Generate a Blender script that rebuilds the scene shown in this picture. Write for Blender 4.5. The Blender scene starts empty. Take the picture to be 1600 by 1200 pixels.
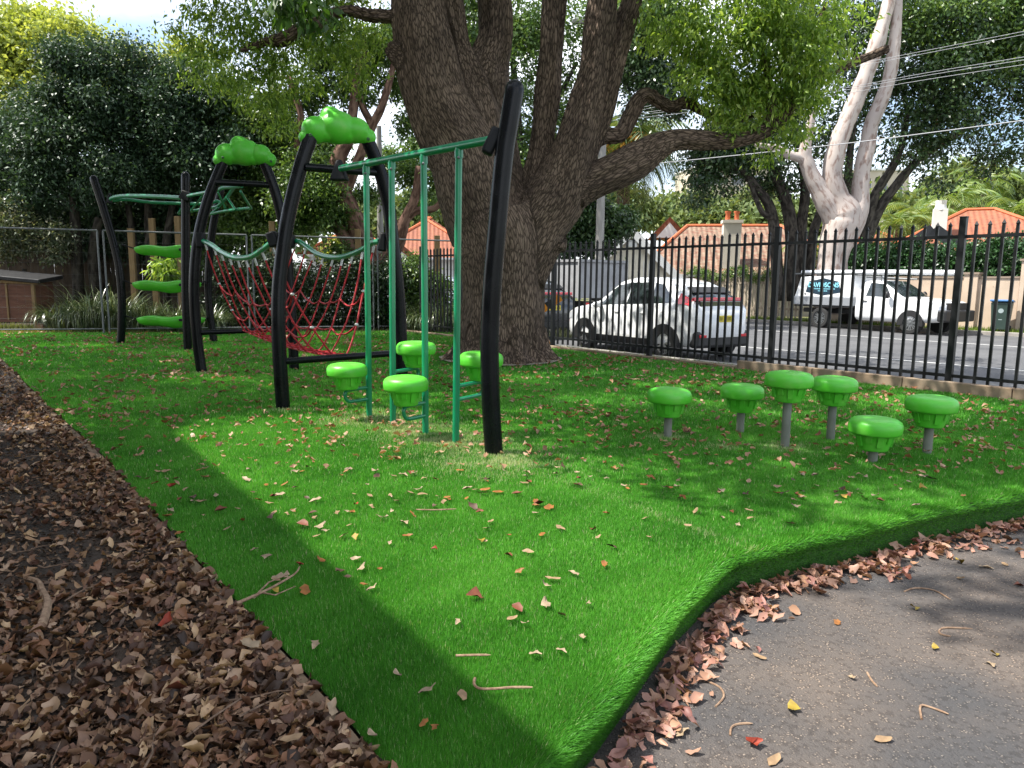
import bpy, math, random
import numpy as np
from mathutils import Vector, Matrix
random.seed(7)
C = bpy.context.scene
col = C.collection
R = math.radians
PI = math.pi
# ------------------------------------------------------------------ camera
F, CX, CY = 1130.0, 800.0, 600.0          # focal length in photo pixels (1600 x 1200)
EYE = Vector((0, 0, 1.3))
PITCH, ROLL = R(8.05), R(0.62)
r0 = Vector((1, 0, 0)); u0 = Vector((0, math.sin(PITCH), math.cos(PITCH))); fw = Vector((0, math.cos(PITCH), -math.sin(PITCH)))
rc = r0*math.cos(ROLL) + u0*math.sin(ROLL); uc = -r0*math.sin(ROLL) + u0*math.cos(ROLL)
cam = bpy.data.objects.new('camera', bpy.data.cameras.new('camera')); col.objects.link(cam)
cam.matrix_world = Matrix.Translation(EYE) @ Matrix((rc, uc, -fw)).transposed().to_4x4()
cam.data.sensor_width = 36; cam.data.lens = 36*F/1600; cam.data.clip_end = 800; cam.data.clip_start = 0.05
C.camera = cam
def ray(px, py): return rc*((px-CX)/F) + uc*(-(py-CY)/F) + fw
def G(px, py, z=0.0):
    d = ray(px, py); return EYE + d*((z-EYE.z)/d.z)
def P(px, py, Y):
    d = ray(px, py); return EYE + d*(Y/d.y)
# ------------------------------------------------------------------ light
ELEV, AZ = R(58), R(-93)                   # sun stands to the left (-x)
SUN = Vector((math.cos(ELEV)*math.sin(AZ), math.cos(ELEV)*math.cos(AZ), math.sin(ELEV)))
w = bpy.data.worlds.new('World'); C.world = w; w.use_nodes = True
nt = w.node_tree; nt.nodes.clear()
out = nt.nodes.new('ShaderNodeOutputWorld'); bg = nt.nodes.new('ShaderNodeBackground')
sky = nt.nodes.new('ShaderNodeTexSky'); sky.sky_type = 'NISHITA'; sky.sun_disc = False
sky.sun_elevation = ELEV; sky.sun_rotation = AZ; sky.air_density = 1.0; sky.dust_density = 1.5
tc = nt.nodes.new('ShaderNodeTexCoord'); mp = nt.nodes.new('ShaderNodeMapping'); mp.inputs['Scale'].default_value = (1, 1, 2.2)
nz = nt.nodes.new('ShaderNodeTexNoise'); nz.inputs['Scale'].default_value = 2.6; nz.inputs['Detail'].default_value = 6
rp = nt.nodes.new('ShaderNodeValToRGB'); rp.color_ramp.elements[0].position = .38; rp.color_ramp.elements[1].position = .6
mx = nt.nodes.new('ShaderNodeMixRGB'); mx.inputs[2].default_value = (8.2, 8.5, 9.0, 1)
nt.links.new(tc.outputs['Generated'], mp.inputs[0]); nt.links.new(mp.outputs[0], nz.inputs['Vector'])
nt.links.new(nz.outputs[0], rp.inputs[0]); nt.links.new(rp.outputs[0], mx.inputs[0]); nt.links.new(sky.outputs[0], mx.inputs[1])
nt.links.new(mx.outputs[0], bg.inputs[0]); nt.links.new(bg.outputs[0], out.inputs[0]); bg.inputs[1].default_value = 0.125
sl = bpy.data.lights.new('sun', 'SUN'); sl.energy = 4.8; sl.angle = R(0.45); sl.color = (1, .955, .87)
so = bpy.data.objects.new('sun', sl); col.objects.link(so); so.rotation_euler = SUN.to_track_quat('Z', 'Y').to_euler(); so.location = (-10, 0, 20)
C.view_settings.view_transform = 'Standard'; C.view_settings.look = 'None'; C.view_settings.gamma = 1
C.view_settings.exposure = 1.08
try:
    C.cycles.use_denoising = True; C.cycles.max_bounces = 8; C.cycles.diffuse_bounces = 3; C.cycles.transparent_max_bounces = 6
    C.cycles.sample_clamp_indirect = 6
except Exception: pass
# ------------------------------------------------------------------ materials
MATS = {}
def mat(name, c, rough=.6, metal=0.0, c2=None, scale=8.0, bump=0.0, bscale=None, spec=.5, stretch=(1, 1, 1), coat=0.0, coord='Object', ramp=(.35, .65), detail=5.0, transl=0.0, emit=None):
    if name in MATS: return MATS[name]
    m = bpy.data.materials.new(name); m.use_nodes = True; MATS[name] = m
    n = m.node_tree; b = n.nodes['Principled BSDF']
    b.inputs['Base Color'].default_value = (*c, 1); b.inputs['Roughness'].default_value = rough; b.inputs['Metallic'].default_value = metal
    b.inputs['Specular IOR Level'].default_value = spec; b.inputs['Coat Weight'].default_value = coat
    if c2 is not None or bump:
        t = n.nodes.new('ShaderNodeTexCoord'); q = n.nodes.new('ShaderNodeMapping'); q.inputs['Scale'].default_value = stretch
        n.links.new(t.outputs[coord], q.inputs[0])
    if c2 is not None:
        z = n.nodes.new('ShaderNodeTexNoise'); z.inputs['Scale'].default_value = scale; z.inputs['Detail'].default_value = detail
        r = n.nodes.new('ShaderNodeValToRGB'); r.color_ramp.elements[0].position, r.color_ramp.elements[1].position = ramp
        r.color_ramp.elements[0].color = (*c, 1); r.color_ramp.elements[1].color = (*c2, 1)
        n.links.new(q.outputs[0], z.inputs['Vector']); n.links.new(z.outputs[0], r.inputs[0]); n.links.new(r.outputs[0], b.inputs['Base Color'])
    if bump:
        z2 = n.nodes.new('ShaderNodeTexNoise'); z2.inputs['Scale'].default_value = bscale or scale*3; z2.inputs['Detail'].default_value = 6
        bp = n.nodes.new('ShaderNodeBump'); bp.inputs['Strength'].default_value = 1; bp.inputs['Distance'].default_value = bump
        n.links.new(q.outputs[0], z2.inputs['Vector']); n.links.new(z2.outputs[0], bp.inputs['Height']); n.links.new(bp.outputs[0], b.inputs['Normal'])
    if emit: b.inputs['Emission Color'].default_value = (*c, 1); b.inputs['Emission Strength'].default_value = emit
    return m
def leafmat(name, cols, transl=.35, rough=.5, spec=.4, attr='rnd'):
    """foliage: colour of each leaf picked by its own random number"""
    if name in MATS: return MATS[name]
    m = bpy.data.materials.new(name); m.use_nodes = True; MATS[name] = m
    n = m.node_tree; b = n.nodes['Principled BSDF']; o = n.nodes['Material Output']
    a = n.nodes.new('ShaderNodeAttribute'); a.attribute_name = attr
    r = n.nodes.new('ShaderNodeValToRGB'); e = r.color_ramp.elements
    while len(e) < len(cols): e.new(.5)
    for i, c in enumerate(cols): e[i].position = i/max(1, len(cols)-1); e[i].color = (*c, 1)
    n.links.new(a.outputs['Fac'], r.inputs[0]); n.links.new(r.outputs[0], b.inputs['Base Color'])
    b.inputs['Roughness'].default_value = rough; b.inputs['Specular IOR Level'].default_value = spec
    t = n.nodes.new('ShaderNodeBsdfTranslucent'); g = n.nodes.new('ShaderNodeMixRGB'); g.blend_type = 'MULTIPLY'; g.inputs[0].default_value = 1
    g.inputs[2].default_value = (1.35, 1.25, .6, 1)
    n.links.new(r.outputs[0], g.inputs[1]); n.links.new(g.outputs[0], t.inputs[0])
    s = n.nodes.new('ShaderNodeMixShader'); s.inputs[0].default_value = transl
    n.links.new(b.outputs[0], s.inputs[1]); n.links.new(t.outputs[0], s.inputs[2]); n.links.new(s.outputs[0], o.inputs[0])
    return m
def barkmat(name, c1, c2, k=16, dist=.03, rough=.9, st=.16, lo=.4, hi=.62, plates=0.0):
    if name in MATS: return MATS[name]
    m = bpy.data.materials.new(name); m.use_nodes = True; MATS[name] = m
    n = m.node_tree; b = n.nodes['Principled BSDF']; b.inputs['Roughness'].default_value = rough; b.inputs['Specular IOR Level'].default_value = .2
    L = n.links.new
    a = n.nodes.new('ShaderNodeAttribute'); a.attribute_name = 'tc'
    q = n.nodes.new('ShaderNodeMapping'); q.inputs['Scale'].default_value = (k, k, k*st)
    z = n.nodes.new('ShaderNodeTexNoise'); z.inputs['Scale'].default_value = 1; z.inputs['Detail'].default_value = 5; z.inputs['Distortion'].default_value = .35
    z.inputs['Roughness'].default_value = .6
    r = n.nodes.new('ShaderNodeValToRGB'); r.color_ramp.elements[0].position = lo; r.color_ramp.elements[1].position = hi
    r.color_ramp.elements[0].color = (*c1, 1); r.color_ramp.elements[1].color = (*c2, 1)
    z3 = n.nodes.new('ShaderNodeTexNoise'); z3.inputs['Scale'].default_value = 1.4 if plates else .09*k/2; z3.inputs['Detail'].default_value = 4
    r3 = n.nodes.new('ShaderNodeValToRGB'); r3.color_ramp.elements[0].position = .3; r3.color_ramp.elements[1].position = .7
    r3.color_ramp.elements[0].color = (.55, .52, .5, 1); r3.color_ramp.elements[1].color = (1.2, 1.15, 1.08, 1)
    mx = n.nodes.new('ShaderNodeMixRGB'); mx.blend_type = 'MULTIPLY'; mx.inputs[0].default_value = .9
    bp = n.nodes.new('ShaderNodeBump'); bp.inputs['Distance'].default_value = dist; bp.inputs['Strength'].default_value = 1
    L(a.outputs['Vector'], q.inputs[0]); L(q.outputs[0], z.inputs['Vector']); L(a.outputs['Vector'], z3.inputs['Vector']); L(z3.outputs[0], r3.inputs[0])
    if plates:
        ad = n.nodes.new('ShaderNodeMixRGB'); ad.blend_type = 'ADD'; ad.inputs[0].default_value = 2.4; L(q.outputs[0], ad.inputs[1]); L(z.outputs['Color'], ad.inputs[2])
        v = n.nodes.new('ShaderNodeTexVoronoi'); v.feature = 'DISTANCE_TO_EDGE'; v.inputs['Scale'].default_value = plates; L(ad.outputs[0], v.inputs['Vector'])
        mr = n.nodes.new('ShaderNodeMapRange'); mr.inputs['From Max'].default_value = .22; L(v.outputs['Distance'], mr.inputs['Value'])
        mu = n.nodes.new('ShaderNodeMath'); mu.operation = 'MULTIPLY'; L(mr.outputs[0], mu.inputs[0])
        m2 = n.nodes.new('ShaderNodeMapRange'); m2.inputs['From Min'].default_value = .3; m2.inputs['From Max'].default_value = .65; m2.inputs['To Min'].default_value = .35; L(z.outputs[0], m2.inputs['Value'])
        L(m2.outputs[0], mu.inputs[1]); r.color_ramp.elements[0].position = .05; r.color_ramp.elements[1].position = .75; L(mu.outputs[0], r.inputs[0]); L(mu.outputs[0], bp.inputs['Height'])
    else: L(z.outputs[0], r.inputs[0]); L(r.outputs[0], bp.inputs['Height'])
    L(r.outputs[0], mx.inputs[1]); L(r3.outputs[0], mx.inputs[2]); L(mx.outputs[0], b.inputs['Base Color'])
    L(bp.outputs[0], b.inputs['Normal'])
    return m
# ------------------------------------------------------------------ object helpers
def tag(o, label=None, cat=None, group=None, kind=None):
    if label: o['label'] = label
    if cat: o['category'] = cat
    if group: o['group'] = group
    if kind: o['kind'] = kind
    return o
def thing(name, label, cat, loc=(0, 0, 0), rz=0.0, group=None):
    o = bpy.data.objects.new(name, None); col.objects.link(o); o.location = loc; o.rotation_euler = (0, 0, rz); o.empty_display_size = .2
    return tag(o, label, cat, group)
def copy_tree(o, parent=None):
    c = o.copy(); col.objects.link(c); c.parent = parent
    for ch in list(o.children): copy_tree(ch, c)
    return c
def frame(d):
    d = Vector(d).normalized(); a = Vector((0, 0, 1)) if abs(d.z) < .95 else Vector((1, 0, 0))
    s = d.cross(a).normalized(); return s, s.cross(d).normalized(), d
class MB:
    def __init__(s): s.v = []; s.f = []; s.m = []; s.t = []; s.mi = 0
    def add(s, vs, fs, ts=None):
        k = len(s.v); s.v += [tuple(p) for p in vs]; s.f += [tuple(i+k for i in f) for f in fs]; s.m += [s.mi]*len(fs)
        s.t += [tuple(p) for p in (ts if ts is not None else vs)]
        return s
    def box(s, c, size, rot=None, top=1.0):
        x, y, z = size[0]/2, size[1]/2, size[2]/2; M = rot or Matrix.Identity(3); c = Vector(c)
        ps = [(-x, -y, -z), (x, -y, -z), (x, y, -z), (-x, y, -z), (-x*top, -y*top, z), (x*top, -y*top, z), (x*top, y*top, z), (-x*top, y*top, z)]
        return s.add([c + M @ Vector(p) for p in ps], [(3, 2, 1, 0), (4, 5, 6, 7), (0, 1, 5, 4), (1, 2, 6, 5), (2, 3, 7, 6), (3, 0, 4, 7)])
    def bar(s, a, b, w_, h_):                       # rectangular bar from a to b
        a, b = Vector(a), Vector(b); x, y, z = frame(b-a); M = Matrix((x, z, y)).transposed()
        return s.box((a+b)/2, (w_, (b-a).length, h_), M)
    def tube(s, pts, rad, n=10, cap=True, dome=False, closed=False):
        pts = [Vector(p) for p in pts]; N = len(pts); rs = rad if hasattr(rad, '__len__') else [rad]*N
        if dome:                                    # rounded far end
            d = (pts[-1]-pts[-2]).normalized(); r = rs[-1]; rs = list(rs)
            for a in (30, 55, 75, 88): pts.append(pts[N-1]+d*r*math.sin(R(a))); rs.append(r*math.cos(R(a)))
            N = len(pts)
        vs, ts, fs = [], [], []; L = 0; x, y, z = frame(pts[1]-pts[0])
        for i, p in enumerate(pts):
            if closed: d = pts[(i+1) % N]-pts[i-1]
            else: d = pts[min(i+1, N-1)]-pts[max(i-1, 0)]
            d = d.normalized() if d.length > 1e-9 else z
            x = (x - d*x.dot(d)); x = x.normalized() if x.length > 1e-6 else frame(d)[0]; y = d.cross(x); z = d
            if i: L += (p-pts[i-1]).length
            for k in range(n):
                a = 2*PI*k/n; ca, sa = math.cos(a), math.sin(a)
                vs.append(p+x*(rs[i]*ca)+y*(rs[i]*sa)); ts.append((rs[i]*ca, rs[i]*sa, L))
        M_ = N if closed else N-1
        for i in range(M_):
            for k in range(n):
                a, b = i*n+k, i*n+(k+1) % n; j = ((i+1) % N)*n
                fs.append((a, b, j+(k+1) % n, j+k))
        if cap and not closed: fs.append(tuple(range(n-1, -1, -1))); fs.append(tuple((N-1)*n+k for k in range(n)))
        return s.add(vs, fs, ts)
    def lathe(s, prof, n=24, c=(0, 0, 0), M=None, wob=None):
        M = M or Matrix.Identity(3); c = Vector(c); vs = []; fs = []
        for i, (r, z) in enumerate(prof):
            for k in range(n):
                a = 2*PI*k/n; q = r*(wob(a, i) if wob else 1); vs.append(c+M @ Vector((q*math.cos(a), q*math.sin(a), z)))
        for i in range(len(prof)-1):
            for k in range(n): fs.append((i*n+k, i*n+(k+1) % n, (i+1)*n+(k+1) % n, (i+1)*n+k))
        fs.append(tuple(range(n-1, -1, -1))); fs.append(tuple((len(prof)-1)*n+k for k in range(n)))
        return s.add(vs, fs)
    def ell(s, c, rx, ry, rz, M=None, n=16, m=10):
        M = M or Matrix.Identity(3); c = Vector(c); vs = [c+M @ Vector((0, 0, -rz))]
        for i in range(1, m):
            b = -PI/2+PI*i/m
            for k in range(n): a = 2*PI*k/n; vs.append(c+M @ Vector((rx*math.cos(a)*math.cos(b), ry*math.sin(a)*math.cos(b), rz*math.sin(b))))
        vs.append(c+M @ Vector((0, 0, rz))); T = len(vs)-1
        fs = [(0, 1+(k+1) % n, 1+k) for k in range(n)]
        for i in range(m-2):
            for k in range(n): fs.append((1+i*n+k, 1+i*n+(k+1) % n, 1+(i+1)*n+(k+1) % n, 1+(i+1)*n+k))
        fs += [(T, 1+(m-2)*n+k, 1+(m-2)*n+(k+1) % n) for k in range(n)]
        return s.add(vs, fs)
    def prism(s, poly, ax, t0, t1, O=(0, 0, 0), X=(1, 0, 0), Y=(0, 0, 1)):   # polygon in plane X,Y pushed along ax from t0 to t1
        O, X, Y, ax = Vector(O), Vector(X), Vector(Y), Vector(ax); n = len(poly)
        vs = [O+X*a+Y*b+ax*t0 for a, b in poly]+[O+X*a+Y*b+ax*t1 for a, b in poly]
        fs = [tuple(range(n-1, -1, -1)), tuple(range(n, 2*n))]+[(i, (i+1) % n, n+(i+1) % n, n+i) for i in range(n)]
        return s.add(vs, fs)
    def quad(s, a, b, c, d): return s.add([a, b, c, d], [(0, 1, 2, 3)])
    def build(s, name, m, parent=None, smooth=False, bevel=0, ang=40, tcs=False, loc=None):
        me = bpy.data.meshes.new(name); me.from_pydata(s.v, [], s.f); ms = m if isinstance(m, (list, tuple)) else [m]
        for q in ms: me.materials.append(q)
        if len(ms) > 1: me.polygons.foreach_set('material_index', s.m)
        if tcs:
            a = me.attributes.new('tc', 'FLOAT_VECTOR', 'POINT'); a.data.foreach_set('vector', np.array(s.t, dtype=np.float32).ravel())
        import bmesh
        bm = bmesh.new(); bm.from_mesh(me); bmesh.ops.recalc_face_normals(bm, faces=bm.faces); bm.to_mesh(me); bm.free()
        if smooth:
            me.polygons.foreach_set('use_smooth', [True]*len(me.polygons))
            if ang < 180: me.set_sharp_from_angle(angle=R(ang))
        o = bpy.data.objects.new(name, me); col.objects.link(o); o.parent = parent
        if loc is not None: o.location = loc
        if bevel:
            b = o.modifiers.new('bevel', 'BEVEL'); b.width = bevel; b.segments = 2; b.limit_method = 'ANGLE'; b.angle_limit = R(35)
        return o
def np_mesh(name, V, nper, m, parent=None, rnd=None, faces=None, smooth=False, mi=None, cols=None):
    """V: (N*nper,3); every nper vertices make one polygon, or the given face pattern"""
    me = bpy.data.meshes.new(name); V = np.asarray(V, dtype=np.float32); nv = len(V)
    me.vertices.add(nv); me.vertices.foreach_set('co', V.ravel())
    if faces is None:
        N = nv//nper; lv = np.arange(nv, dtype=np.int32); fl = nper; nf = N
    else:
        fp = np.asarray(faces, dtype=np.int32); N = nv//nper; fl = fp.shape[1]
        lv = (np.arange(N, dtype=np.int32)[:, None, None]*nper+fp[None]).ravel(); nf = N*len(fp)
    me.loops.add(len(lv)); me.loops.foreach_set('vertex_index', lv)
    me.polygons.add(nf); me.polygons.foreach_set('loop_start', np.arange(0, nf*fl, fl, dtype=np.int32))
    if rnd is not None:
        a = me.attributes.new('rnd', 'FLOAT', 'POINT'); a.data.foreach_set('value', np.repeat(np.asarray(rnd, dtype=np.float32), nper))
    for q in (m if isinstance(m, (list, tuple)) else [m]): me.materials.append(q)
    if mi is not None: me.polygons.foreach_set('material_index', np.asarray(mi, dtype=np.int32))
    me.update(calc_edges=True); 
    if smooth: me.polygons.foreach_set('use_smooth', np.ones(nf, dtype=bool))
    o = bpy.data.objects.new(name, me); col.objects.link(o); o.parent = parent
    return o
def unit(a): return a/np.maximum(np.linalg.norm(a, axis=1, keepdims=True), 1e-9)
def foliage(name, blobs, n, size, m, parent=None, seed=1, per=14, cl=.28, droop=.3, aspect=.5, shell=.45, csize=None, flat=0.0, sub=8):
    """many separate leaves gathered in twig clusters inside ellipsoids (centre, radii)"""
    g = np.random.default_rng(seed); B = []
    for c, r in blobs:                              # each mass is a core with smaller masses bulging out of it
        c, r = np.array(c, float), np.array(r, float); B.append(list(c)+list(r*.78))
        for q in range(sub):
            d_ = unit(g.normal(size=(1, 3)))[0]; f_ = g.uniform(.3, .52); B.append(list(c+d_*r*(1.08-f_*.55))+list(r*f_*np.array([1, 1, .8])))
    B = np.array(B)
    wts = (B[:, 3]*B[:, 4]*B[:, 5])**(2/3); wts /= wts.sum(); K = max(1, n//per)
    bi = g.choice(len(B), K, p=wts); d = unit(g.normal(size=(K, 3))); rr = g.random(K)**shell
    # uneven outline: push each direction in or out by a lumpy function
    b = B[bi]; lump = 1+.17*np.sin(d[:, 0]*5+b[:, 0]*3)+.15*np.sin(d[:, 2]*7+b[:, 1]*2+d[:, 1]*4)
    cc = b[:, :3]+d*b[:, 3:]*(rr*lump)[:, None]
    crnd = g.random(K)
    ci = np.repeat(np.arange(K), per); N = len(ci); cl = csize or cl
    p = cc[ci]+g.normal(size=(N, 3))*cl*np.array([1, 1, .6])*(.6+.8*crnd[ci])[:, None]
    ax = unit(g.normal(size=(N, 3))+d[ci]*.8-np.array([0, 0, droop])); nr = unit(g.normal(size=(N, 3))+np.array([0, 0, .7+flat])); sd = unit(np.cross(ax, nr)); nr = np.cross(sd, ax)
    s = size*(.6+.8*g.random(N))[:, None]; wd = s*aspect*.5
    V = np.empty((N, 4, 3)); V[:, 0] = p; V[:, 1] = p+ax*s*.45+sd*wd+nr*wd*.3; V[:, 2] = p+ax*s-np.array([0, 0, 1])*s*.12; V[:, 3] = p+ax*s*.45-sd*wd+nr*wd*.3
    rnd = np.clip(.5*g.random(N)+.5*crnd[ci], 0, 1)
    return np_mesh(name, V.reshape(-1, 3), 4, m, parent, rnd)
def smooth_path(pts, k=4):
    """Catmull-Rom through (Vector, radius) pairs"""
    out = []; n = len(pts)
    for i in range(n-1):
        p0, p1, p2, p3 = pts[max(i-1, 0)], pts[i], pts[i+1], pts[min(i+2, n-1)]
        for j in range(k):
            t = j/k
            f = lambda a, b, c, d: .5*((2*b)+(-a+c)*t+(2*a-5*b+4*c-d)*t*t+(-a+3*b-3*c+d)*t**3)
            out.append((f(p0[0], p1[0], p2[0], p3[0]), max(.004, f(p0[1], p1[1], p2[1], p3[1]))))
    out.append(pts[-1]); return out
def stem(px_list, dY=0.0): return smooth_path([(P(a, b, Y+dY), r*Y/F) for a, b, Y, r in px_list])
def stems_mesh(name, stems, m, parent=None, n=12, seed=0):
    mb = MB(); g = random.Random(seed)
    for st in stems: mb.tube([p for p, _ in st], [r*(1+g.uniform(-.06, .06)) for _, r in st], n)
    return mb.build(name, m, parent, smooth=True, ang=180, tcs=True)
# palettes
LIME = mat('lime plastic', (.085, .5, .03), .4, c2=(.15, .5, .065), scale=9, spec=.45, bump=.0008, bscale=45, ramp=(.48, .8))
BLACK = mat('black powder coat', (.003, .0035, .005), .26, spec=.2, c2=(.006, .007, .009), scale=5)
BLKRUB = mat('black rubber clamp', (.006, .007, .009), .6, spec=.3)
GREEN = mat('jade green steel', (.004, .2, .085), .3, coat=.3, c2=(.006, .23, .1), scale=4)
STEEL = mat('galvanised steel', (.2, .21, .22), .5, .6, c2=(.14, .15, .155), scale=12)
RED = mat('red rope', (.45, .008, .012), .6, bump=.002, bscale=160, c2=(.28, .006, .012), scale=40)
FERR = mat('rope ferrule', (.55, .55, .53), .4, .3)
WHITE = mat('white paint', (.78, .79, .8), .25, coat=.6, spec=.5)
GLASS = mat('dark car glass', (.02, .028, .03), .06, spec=.8, coat=.5)
CARBLK = mat('black car plastic', (.015, .015, .016), .5)
TYRE = mat('tyre rubber', (.02, .02, .02), .8)
ALLOY = mat('alloy wheel', (.45, .46, .48), .3, .8)
REDLENS = mat('red lens', (.55, .01, .02), .15, coat=.6)
TIMBER = mat('treated pine', (.27, .18, .085), .8, c2=(.2, .125, .055), scale=6, stretch=(4, 4, .6), bump=.002)
FENCEB = mat('fence black', (.006, .0065, .008), .45, spec=.3, c2=(.01, .011, .012), scale=3)
def area_noise(x, y, s, seed=0):
    return (np.sin(x*s+seed)+np.sin(y*s*1.3+seed*2.1)+np.sin((x+y)*s*.7+seed*.7)+np.sin((x-y)*s*1.9+seed*1.7))/4
# ------------------------------------------------------------------ frame of the street
UX, UY = Vector((.641, -.768, 0)), Vector((.768, .641, 0))      # along the fence / across the street
FN = 9.92                                                     # fence line: UY . p
ZS, ZP = -.25, -.19                                           # street level, asphalt path level
def S2(u, n, z=0.0): return UX*u+UY*n+Vector((0, 0, z))
def upx(px, n):                                               # u on line n seen in photo column px (horizon)
    d = ray(px, 450); q = Vector((d.x, d.y, 0)); t = n/q.dot(UY); return (q*t).dot(UX)
# ================================================================== SETTING
left_px = [(600, 1194), (520, 1097), (460, 1032), (379, 950), (303, 869), (260, 821), (217, 777), (168, 718), (124, 677), (78, 637), (32, 590), (0, 558), (-75, 524)]
right_px = [(725, 1345), (780, 1278), (842, 1203), (892, 1145), (930, 1105), (975, 1048), (1015, 995), (1054, 946), (1092, 912), (1118, 885), (1137, 873), (1179, 863), (1250, 844), (1300, 835), (1375, 816), (1458, 797), (1542, 782), (1620, 767), (1750, 742), (1900, 712)]
LE = [G(*p) for p in left_px]; RE = [G(*p) for p in right_px]
fr = G(725, 1345)
back = [G(700, 517), G(600, 518), G(300, 520), G(0, 521)]
fence_turf = [S2(upx(1750, FN)+1.2, FN-.22), S2(upx(862, FN)-1.0, FN-.22)]
TURF = [Vector((p.x, p.y, 0)) for p in RE] + [fence_turf[0], fence_turf[1]] + back + [LE[i] for i in range(len(LE)-1, -1, -1)]
def inside(x, y, poly):
    c = np.zeros(len(x), dtype=bool); n = len(poly)
    for i in range(n):
        a, b = poly[i], poly[(i+1) % n]
        cond = ((a.y > y) != (b.y > y)); dx = (b.x-a.x)*(y-a.y)/((b.y-a.y) if abs(b.y-a.y) > 1e-9 else 1e-9)+a.x
        c ^= cond & (x < dx)
    return c
def dist_line(x, y, pts):
    """distance to a polyline, the closest point and the side normal (to the right of travel)"""
    best = np.full(len(x), 1e9); nx = np.zeros(len(x)); ny = np.zeros(len(x))
    for a, b in zip(pts[:-1], pts[1:]):
        ex, ey = b.x-a.x, b.y-a.y; L = ex*ex+ey*ey; t = np.clip(((x-a.x)*ex+(y-a.y)*ey)/L, 0, 1)
        dx, dy = x-(a.x+t*ex), y-(a.y+t*ey); d = np.hypot(dx, dy); k = d < best
        q = math.sqrt(L); best = np.where(k, d, best); nx = np.where(k, ey/q, nx); ny = np.where(k, -ex/q, ny)
    return best, nx, ny
def sheet(name, poly, z, m, kind='structure'):
    mb = MB(); mb.add([(p.x, p.y, z) for p in poly], [tuple(range(len(poly)))]); o = mb.build(name, m); o['kind'] = kind; return o
V3 = lambda x, y, z=0: Vector((x, y, z))
# far ground, yard soil, asphalt path
MG = mat('verge soil grass', (.05, .085, .02), .95, c2=(.13, .12, .06), scale=.7, bump=.03, bscale=6)
g0 = sheet('ground', [V3(-300, -300), V3(300, -300), V3(300, 400), V3(-300, 400)], -.34, MG)
soilm = mat('dark garden soil', (.018, .012, .008), .95, c2=(.06, .04, .028), scale=2.2, bump=.03, bscale=22)
ext = (LE[0]-LE[2]).normalized(); inx = Vector((.12, .1, 0))
soil_poly = [LE[0]+ext*4+inx] + [p+inx for p in LE] + [back[3]+V3(.1, -.4), back[2]+V3(0, -.4), back[1]+V3(0, -.4), back[0]+V3(.2, -.4), S2(upx(862, FN)-2.0, FN-.1), S2(-32, FN-.1), V3(-60, 60), V3(-60, -12), V3(LE[0].x-.2, -12)]
sheet('soil_bed', soil_poly, -.03, soilm)
# asphalt: fine aggregate speckle and broad stains
am = bpy.data.materials.new('path asphalt'); am.use_nodes = True; n = am.node_tree; b = n.nodes['Principled BSDF']; L = n.links.new
t = n.nodes.new('ShaderNodeTexCoord'); v1 = n.nodes.new('ShaderNodeTexVoronoi'); v1.inputs['Scale'].default_value = 95
r1 = n.nodes.new('ShaderNodeValToRGB'); r1.color_ramp.elements[0].position = .0; r1.color_ramp.elements[1].position = .4
r1.color_ramp.elements[0].color = (.42, .36, .3, 1); r1.color_ramp.elements[1].color = (.075, .069, .066, 1)
wn = n.nodes.new('ShaderNodeTexNoise'); wn.inputs['Scale'].default_value = 38; wn.inputs['Detail'].default_value = 3
r2 = n.nodes.new('ShaderNodeValToRGB'); r2.color_ramp.elements[0].position = .47; r2.color_ramp.elements[1].position = .6
mA = n.nodes.new('ShaderNodeMixRGB'); mA.inputs[1].default_value = (.105, .098, .094, 1)
bn = n.nodes.new('ShaderNodeTexNoise'); bn.inputs['Scale'].default_value = 1.6; bn.inputs['Detail'].default_value = 5
r3 = n.nodes.new('ShaderNodeValToRGB'); r3.color_ramp.elements[0].position = .35; r3.color_ramp.elements[1].position = .66
r3.color_ramp.elements[0].color = (.62, .64, .68, 1); r3.color_ramp.elements[1].color = (1.15, 1.02, .92, 1)
mB = n.nodes.new('ShaderNodeMixRGB'); mB.blend_type = 'MULTIPLY'; mB.inputs[0].default_value = 1
bp = n.nodes.new('ShaderNodeBump'); bp.inputs['Distance'].default_value = .008
fn = n.nodes.new('ShaderNodeTexNoise'); fn.inputs['Scale'].default_value = 150; fn.inputs['Detail'].default_value = 2
for v in (v1, wn, bn, fn): L(t.outputs['Object'], v.inputs['Vector'])
L(v1.outputs['Distance'], r1.inputs[0]); L(wn.outputs[0], r2.inputs[0]); L(r2.outputs[0], mA.inputs[0]); L(r1.outputs[0], mA.inputs[2])
L(bn.outputs[0], r3.inputs[0]); L(mA.outputs[0], mB.inputs[1]); L(r3.outputs[0], mB.inputs[2]); L(mB.outputs[0], b.inputs['Base Color'])
L(fn.outputs[0], bp.inputs['Height']); L(bp.outputs[0], b.inputs['Normal']); b.inputs['Roughness'].default_value = .85; b.inputs['Specular IOR Level'].default_value = .25
pe = S2(upx(1750, FN)+16, FN-.1)
sheet('asphalt_path', [V3(LE[0].x-.2, -12), V3(30, -12), pe, S2(upx(862, FN)+2.5, FN-.1), V3(1.2, 8), V3(-.8, 2.3)], ZP, am)
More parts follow.
